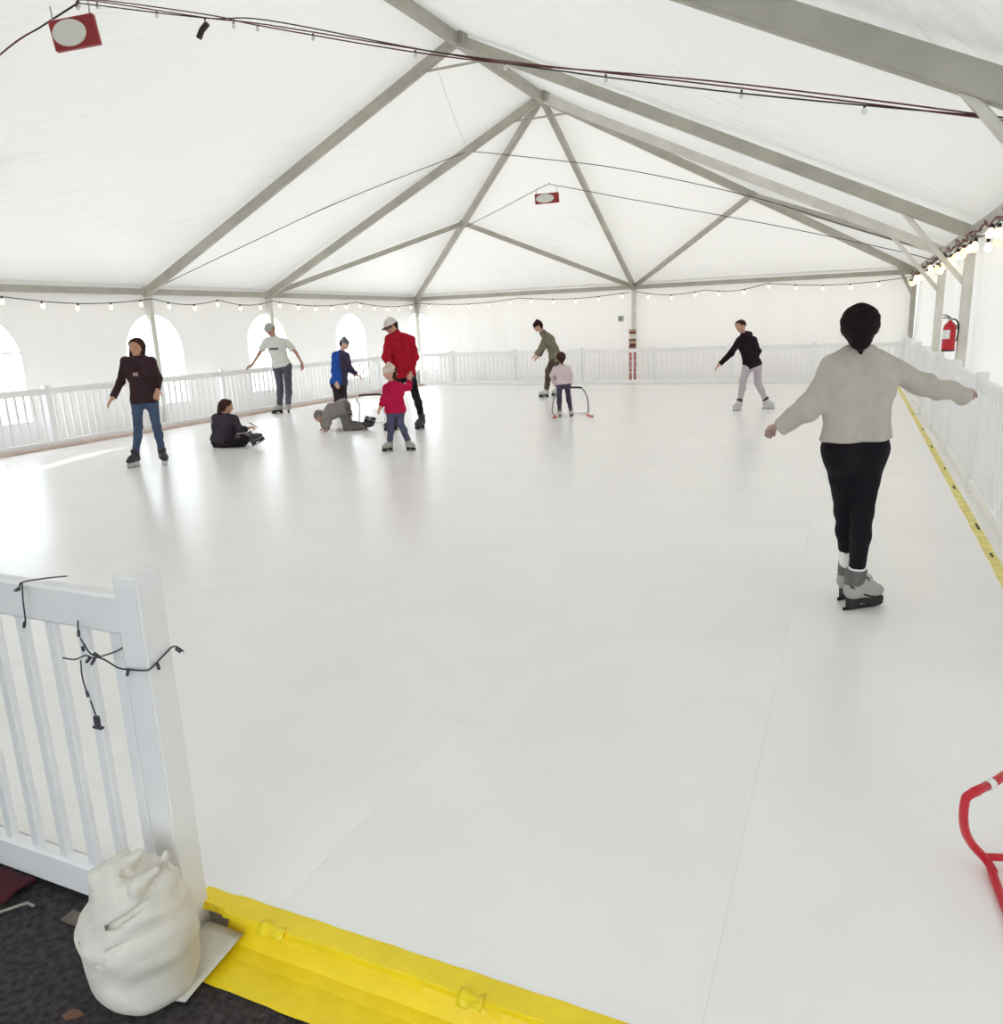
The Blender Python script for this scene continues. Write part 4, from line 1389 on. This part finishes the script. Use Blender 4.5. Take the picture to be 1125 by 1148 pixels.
    obj('mouth', tube_mesh('mouth', [hp(0.084, -0.050, -0.02), hp(0.0885, -0.052, -0.008), hp(0.0885, -0.052, 0.008), hp(0.084, -0.050, 0.02)], [0.002 * hr, 0.0042 * hr, 0.0042 * hr, 0.002 * hr], 6, 0, Vector(org)), M_LIP, root, smooth=True)
    # upper garment
    t = top.get('t', 0.016) * s
    low = top.get('low', 0.14) * s
    hemp = pel + ta * top.get('hem', -0.05) * s
    hemn = -ta + top.get('tilt', 0.0) * sa
    tg = [dict(p=columns(t, low), k=0.05 * s, cuts=[(hemp, hemn)])]
    if top.get('flare'):
        fl = top['flare'] * s
        for sg in (-1, 1):
            tg[0]['p'].append((waist + ma * sg * 0.055 * g, pel + ta * top['hem'] * s + ha * sg * 0.075 * g, 0.085 * g + t, 0.085 * g + t + fl))
    slv = top.get('sleeve', 0.97)
    for i in 'lr':
        e, w = J['el' + i], J['wr' + i]
        if slv > 0:
            cut = e + (w - e) * slv
            tg.append(dict(p=arm(i, t * top.get('arm_t', 1.0), max(1.0, slv)), k=0.03, cuts=[(cut, w - e)]))
        else:
            sh = J['sh' + i]
            tg.append(dict(p=[(sh, sh + (e - sh) * 0.8, 0.046 * g + t, 0.05 * g + t)], k=0.03, cuts=[(sh + (e - sh) * 0.72, e - sh)]))
    if top.get('collar', True):
        tg.append(dict(p=[(nk - ta * 0.03 * s, nk + (C - nk) * top.get('collar_h', 0.28), 0.060 * s + t * .6, 0.055 * s + t * .5)], k=0.02, cuts=[(nk + (C - nk) * top.get('collar_h', 0.28), un(C - nk))]))
    if top.get('hood'):
        b = nk - fv * 0.07 * s
        tg.append(dict(p=[(b - sa * 0.07 * s + hu * .0, b + sa * 0.07 * s, 0.06 * s, 0.06 * s), (b - hu * 0.05 * s, b + hu * 0.02 * s, 0.06 * s, 0.055 * s)], k=0.03))
    garment = obj(top.get('name', 'jacket'), sdf_mesh('top', tg, h, 0.03, (folds if top.get('fold') else wrinkle(top.get('amp', 0.0035), s * 7, top.get('fr', 1.0))), org), top['m'], root)
    if top.get('front'):
        fm, fd, fo = top['front']
        garment.data.materials.append(fm)
        c0 = chest - org
        ids = []
        for pl_ in garment.data.polygons:
            pc = pl_.center
            q = (pc[0] - c0[0]) * fd[0] + (pc[1] - c0[1]) * fd[1]
            ids.append(1 if q > fo else 0)
        garment.data.polygons.foreach_set('material_index', ids)
    for pa in top.get('patches', []):
        ctr = chest + hu * pa[1] * s + sa * pa[2] * s
        patch(pa[0], garment, garment, org, ctr, pa[6] if len(pa) > 6 else fvl, pa[3] * s, pa[4] * s, pa[5])
    # trousers
    t = pants.get('t', 0.012) * s
    pp = []
    for sg in (-1, 1):
        w1 = waist + ma * sg * 0.055 * g
        h1 = pel + ta * 0.03 * s + ha * sg * 0.072 * g
        pp += [(w1, h1, 0.080 * g + t * .5, 0.098 * g + t), (h1, h1 - ta * 0.06 * s, 0.098 * g + t, 0.085 * g + t)]
    pg = [dict(p=pp, k=0.05 * s, cuts=[(pel + ta * pants.get('rise', 0.04) * s, ta)])]
    for n in (0, 1):
        kn, an = J['kn' + 'lr'[n]], ank[n][0]
        end = pants.get('end', (0.93, 0.93))[n]
        cut = kn + (an - kn) * end
        pg.append(dict(p=leg(n, t, pants.get('flare', 0.0) * s), k=0.03, cuts=[(cut, an - kn)]))
    obj(pants.get('name', 'trousers'), sdf_mesh('trousers', pg, h, 0.03, wrinkle(pants.get('amp', 0.003), s * 3, 1.2), org), pants['m'], root)
    if socks:
        for n in (0, 1):
            kn, an = J['kn' + 'lr'[n]], ank[n][0]
            q0 = kn + (an - kn) * (pants['end'][n] - 0.04)
            q1 = an + ank[n][1] * 0.02
            obj('sock', sdf_mesh('sock', [dict(p=[(q0, q1, 0.043 * s, 0.049 * s)], k=0.02, cuts=[(q0, q0 - q1), (q1, q1 - q0)])], h, 0.02, wrinkle(0.0015, 2), org), M_WHITE, root)
    # hair
    if hair:
        ht = hair.get('t', 0.014)
        hpz = [(hp(-0.025, 0.03), hp(0.012, 0.034), (0.086 + ht) * hr, (0.078 + ht) * hr)]
        if hair.get('nape', True):
            hpz.append((hp(-0.045, 0.0), hp(-0.045, -0.06), 0.066 * hr + ht * hr, 0.05 * hr + ht * hr * .5))
        fr = hair.get('front', 0.03)
        hg = [dict(p=hpz, k=0.03, cuts=[(hp(fr, 0.03), un(fv * 0.92 - hu * 0.55)), (hp(0, hair.get('bottom', -0.09)), -hu)])]
        for b in hair.get('extra', []):
            hg.append(dict(p=[(hp(*b[0]), hp(*b[1]), b[2] * hr, b[3] * hr)], k=0.02))
        obj('hair', sdf_mesh('hair', hg, min(h, 0.008), 0.02, wrinkle(0.002, 1.0, 2.2), org), hair['m'], root)
    if hat:
        zc_ = hat.get('brim', 0.035)
        hg = [dict(p=[(hp(-0.02, 0.035), hp(0.012, 0.037), 0.098 * hr, 0.092 * hr)] + ([(hp(-0.015, 0.07), hp(-0.015, 0.10 + hat.get('tall', 0.0)), 0.07 * hr, 0.04 * hr)]), k=0.03, cuts=[(hp(0, zc_), un(-hu - hat.get('slope', 0.25) * fv))])]
        ho = obj(hat.get('name', 'beanie'), sdf_mesh('hat', hg, min(h, 0.008), 0.02, wrinkle(0.001, 2.0), org), hat['m'], root)
        if hat.get('visor'):
            V, F = [], []
            for lay in (0, 1):
                for i in range(9):
                    a = math.pi * (i / 8 - 0.5) * 0.92
                    for r_ in (0.085, 0.165):
                        q = hp(math.cos(a) * r_ * (1.0 if r_ < .1 else 1.02) + 0.0, 0.045 - 0.02 * (r_ > .1) - 0.012 * lay - 0.015 * abs(math.sin(a)), math.sin(a) * 0.088 * (1 if r_ < .1 else 0.9))
                        V.append(tuple(q - org))
            for i in range(8):
                a = 2 * i
                F.append((a, a + 1, a + 3, a + 2))
                F.append((18 + a, 18 + a + 2, 18 + a + 3, 18 + a + 1))
                F.append((a + 1, 18 + a + 1, 18 + a + 3, a + 3))
                F.append((a, a + 2, 18 + a + 2, 18 + a))
            F += [(0, 18, 19, 1), (16, 17, 35, 34)]
            obj('visor', pydata('visor', V, F), hat.get('vm', hat['m']), ho, smooth=True)
        if hat.get('band'):
            obj('hat_band', sdf_mesh('hat_band', [dict(p=[(hp(-0.02, 0.035), hp(0.012, 0.037), 0.102 * hr, 0.096 * hr)], k=0.03, cuts=[(hp(0, zc_), un(-hu - hat.get('slope', 0.25) * fv)), (hp(0, zc_ + 0.03), un(hu + hat.get('slope', 0.25) * fv))])], min(h, 0.008), 0.02, None, org), hat['band'], ho)
    return root


def cloth(name, rgb, rough=0.85, var=0.15, bump=0.35, bs=180.0, vs=14.0):
    return mat(name, lin(*rgb), rough, 0.0, 0.15, var=var, vscale=vs, bump=bump, bscale=bs, bdist=0.004)


M_STEEL = mat('steel_blade', lin(150, 152, 156), 0.3, 0.7)
M_BOOTG = mat('grey_boot', lin(168, 166, 162), 0.5, var=0.1)
M_BOOTD = mat('dark_boot', lin(58, 52, 58), 0.5, var=0.1)
M_BOOTL = mat('light_boot', lin(196, 194, 192), 0.5, var=0.1)
M_CUFFG = mat('dark_grey_cuff', lin(104, 100, 98), 0.6, var=0.1)
M_HOLD = mat('black_holder', lin(36, 32, 36), 0.45)
M_HOLDW = mat('pale_holder', lin(206, 206, 206), 0.4)
HAIR_BLK = mat('near_black_hair', lin(30, 19, 22), 0.75, 0, 0.12, var=0.3, vscale=30)
HAIR_BRN = mat('brown_hair', lin(66, 42, 38), 0.75, 0, 0.12, var=0.3, vscale=30)
HAIR_DRK = mat('dark_brown_hair', lin(50, 34, 32), 0.75, 0, 0.12, var=0.3, vscale=30)

# nearest skater, seen from behind
near = make_person('near', 'woman skater in grey sweatshirt and black leggings seen from behind, nearest to camera', 1.0, ori(0.42, -1, -0.05),
            dict(m=cloth('grey_sweatshirt', (190, 184, 175), var=0.06, bump=0.3, bs=300), name='sweatshirt', t=0.024, hem=0.075, low=0.0, flare=0.004, amp=0.006, fr=0.8, sleeve=1.28, arm_t=0.9, collar_h=0.16, fold=True),
            dict(m=cloth('black_leggings', (22, 17, 24), rough=0.7, var=0.1, bump=0.15), name='leggings', t=0.004, rise=0.12, end=(0.62, 0.80), amp=0.001),
            dict(m=HAIR_BLK, t=0.011, front=0.02, bottom=-0.10, extra=[((-0.10, -0.055), (-0.105, -0.065), 0.052, 0.05), ((-0.085, -0.03), (-0.07, -0.02), 0.05, 0.05), ((-0.075, -0.09), (-0.068, -0.125), 0.022, 0.012)]),
            (M_BOOTG, M_CUFFG, M_HOLD, M_HOLD), h=0.0065, skin=(176, 150, 138), gm=0.96, curl=0.7, socks=True,
            palm={'l': np.array([0, 0, -1.0]), 'r': np.array([0.2, 0, -1.0])})

make_person('brown', 'woman in dark brown hoodie and blue jeans gliding in front of arched window', 0.96, ori(-0.05, 1, -0.05),
            dict(m=cloth('brown_hoodie', (62, 44, 48)), name='hoodie', t=0.018, hem=-0.02, hood=True, patches=[('chest_print', 0.0, 0.0, 0.07, 0.05, mat('pale_print', lin(170, 140, 144), 0.7))]),
            dict(m=cloth('blue_jeans', (74, 90, 116)), name='jeans', t=0.008, end=(0.95, 0.95)),
            dict(m=HAIR_BRN, t=0.016, front=0.045, bottom=-0.16, extra=[((-0.03, 0.0, -0.08), (0.0, -0.14, -0.085), 0.03, 0.025), ((-0.03, 0.0, 0.08), (0.0, -0.14, 0.085), 0.03, 0.025), ((-0.07, -0.02), (-0.075, -0.16), 0.05, 0.035)]),
            (M_BOOTD, M_BOOTD, M_HOLDW, M_STEEL), skin=(196, 148, 124), gm=0.92)

sit = make_person('sit', 'person in dark grey jacket sitting on the floor looking at a phone', 0.93, ori(0.85, -0.5, -0.25),
            dict(m=cloth('charcoal_jacket', (62, 56, 66)), t=0.022, hem=0.0, low=0.02, amp=0.004),
            dict(m=cloth('black_trousers', (40, 34, 40)), t=0.012),
            dict(m=HAIR_BRN, t=0.012, front=0.03, extra=[((-0.09, -0.02), (-0.11, -0.13), 0.04, 0.025), ((-0.085, 0.0), (-0.09, -0.03), 0.045, 0.045)]),
            (M_BOOTD, M_CUFFG, M_HOLD, M_STEEL), skin=(190, 142, 122), curl=0.9, hup=(0, 0, 1))

make_person('white', 'man in white printed T-shirt and grey cap balancing with arms out by the left fence', 1.02, ori(-0.25, 0.9, -0.55),
            dict(m=cloth('white_tshirt', (214, 214, 208), var=0.05), name='shirt', t=0.020, hem=0.0, sleeve=0, low=0.06, patches=[('shirt_print', -0.02, 0.0, 0.17, 0.045, mat('dark_print', lin(92, 84, 84), 0.7))]),
            dict(m=cloth('grey_jeans', (88, 88, 98)), name='jeans', t=0.018, end=(0.97, 0.97)),
            dict(m=HAIR_DRK, t=0.008, front=0.02),
            (M_BOOTG, M_CUFFG, M_HOLD, M_STEEL), skin=(178, 132, 112), hat=dict(m=cloth('pale_grey_hat', (176, 174, 170)), brim=0.03))

blue = make_person('blue', 'person in blue jacket and grey beanie standing behind the one on all fours', 0.88, ori(0.95, 0.25, -0.1),
            dict(m=cloth('blue_jacket', (40, 84, 168), var=0.1), t=0.028, hem=-0.02, amp=0.004, front=(cloth('dark_vest', (66, 58, 80)), ori(1.0, 0.1), 0.02)),
            dict(m=cloth('dark_brown_trousers', (52, 42, 46)), t=0.02, end=(0.97, 0.97)),
            dict(m=HAIR_DRK, t=0.006, front=0.0),
            (M_BOOTD, M_BOOTD, M_HOLD, M_STEEL), skin=(208, 168, 150), hat=dict(m=cloth('grey_beanie', (112, 106, 106)), brim=0.02, tall=0.03, band=cloth('pale_hat_band', (150, 144, 140))))

make_person('crawl', 'person in grey hooded clothes fallen on hands and knees on the floor', 0.80, ori(-0.85, 0.2, -0.55),
            dict(m=cloth('grey_coat', (138, 130, 128), var=0.1), name='coat', t=0.040, hem=-0.08, low=0.10, amp=0.005),
            dict(m=cloth('grey_trousers', (112, 106, 106)), t=0.016, end=(0.95, 0.95)),
            None,
            (M_BOOTD, M_CUFFG, M_HOLD, M_STEEL), skin=(190, 150, 132), hup=(-0.3, 0, 1), curl=0.2, gm=1.3,
            hat=dict(m=cloth('grey_hood', (136, 130, 128)), name='hood', brim=-0.05, slope=-0.3))

red = make_person('red', 'tall man in red jacket and white cap holding the small child', 1.04, ori(-0.8, 0.5, -0.4),
            dict(m=cloth('red_jacket', (168, 24, 44), var=0.12), t=0.030, hem=-0.02, amp=0.005),
            dict(m=cloth('black_joggers', (36, 34, 40)), t=0.010),
            dict(m=HAIR_DRK, t=0.006, front=0.0),
            (M_BOOTD, M_BOOTD, M_HOLD, M_STEEL), skin=(196, 148, 130), gm=0.96, curl=0.9,
            hat=dict(m=cloth('white_cap', (214, 204, 204)), name='cap', brim=0.035, slope=0.05, visor=True, vm=cloth('dark_visor', (96, 66, 68))))

kid = make_person('kid', 'small child in crimson jacket and cream knit hat held by the man in red', 0.72, ori(-0.8, 0.55, -0.15),
            dict(m=cloth('crimson_jacket', (186, 26, 72), var=0.1), t=0.026, hem=-0.05, amp=0.004),
            dict(m=cloth('slate_trousers', (84, 86, 110)), t=0.014, flare=0.004),
            dict(m=HAIR_BRN, t=0.010, front=0.045, bottom=-0.15, extra=[((-0.05, -0.03), (-0.06, -0.13), 0.06, 0.05)]),
            (M_BOOTG, M_CUFFG, M_HOLD, M_STEEL), skin=(206, 156, 136), hat=dict(m=cloth('cream_knit', (214, 198, 184)), brim=0.0, tall=0.03, slope=0.1, band=cloth('cream_band', (200, 178, 164))))

make_person('camo', 'man in olive jacket and dark beanie leaning forward by the far fence', 1.0, ori(-1.0, 0.1, -0.25),
            dict(m=cloth('olive_jacket', (124, 120, 102), var=0.3, vs=10), t=0.028, hem=-0.06, amp=0.004),
            dict(m=cloth('olive_trousers', (86, 74, 66)), t=0.022, end=(0.97, 0.97)),
            dict(m=HAIR_DRK, t=0.005, front=0.0),
            (M_BOOTL, M_CUFFG, M_HOLD, M_STEEL), skin=(206, 164, 148), hat=dict(m=cloth('maroon_beanie', (52, 26, 32)), brim=0.02, tall=0.02), spine=(0.03, 0, 0.03), hup=(0, 0, 1))

make_person('girl', 'little girl in pale pink shirt and dark trousers pushing a skating aid', 0.68, ori(0.05, -1, -0.15),
            dict(m=cloth('pale_pink_shirt', (212, 196, 198), var=0.08), name='shirt', t=0.022, hem=-0.0, low=0.03),
            dict(m=cloth('indigo_trousers', (74, 68, 88)), t=0.010),
            dict(m=HAIR_BRN, t=0.012, front=0.03, extra=[((-0.095, 0.03), (-0.13, -0.02), 0.03, 0.035), ((-0.13, -0.02), (-0.12, -0.15), 0.035, 0.012)]),
            (M_BOOTL, M_CUFFG, M_HOLD, M_STEEL), skin=(206, 160, 142), curl=1.3)

make_person('black', 'boy in black hoodie and pale lilac trousers skating with arm stretched out', 0.90, ori(-0.85, 0.5, -0.15),
            dict(m=cloth('black_hoodie', (34, 25, 32)), name='hoodie', t=0.022, hem=-0.03, hood=True, low=0.2),
            dict(m=cloth('lilac_trousers', (190, 180, 188), var=0.06), t=0.014, end=(0.9, 0.9)),
            dict(m=HAIR_BRN, t=0.014, front=0.045, nape=False, bottom=-0.02),
            (M_BOOTL, M_BOOTD, M_HOLDW, M_STEEL), skin=(190, 144, 124))

# phone in the seated person's hands
ph = Vector(PEOPLE['sit']['har']) + Vector((0.02, 0.03, 0.03))
po = thing('phone', 'pinkish phone held by the seated person', 'phone', tuple(ph))
pm = box_mesh('case', 0.075, 0.010, 0.145, 0.004)
pm.transform(Matrix.Rotation(-0.9, 4, 'X'))
o = obj('case', pm, mat('pink_case', lin(188, 128, 128), 0.4), po)
pm = box_mesh('screen', 0.068, 0.002, 0.135, 0.0005, (0, -0.0055, 0))
pm.transform(Matrix.Rotation(-0.9, 4, 'X'))
obj('screen', pm, mat('phone_glass', lin(30, 26, 30), 0.15), po)
po.rotation_euler = (0, 0, 2.6)
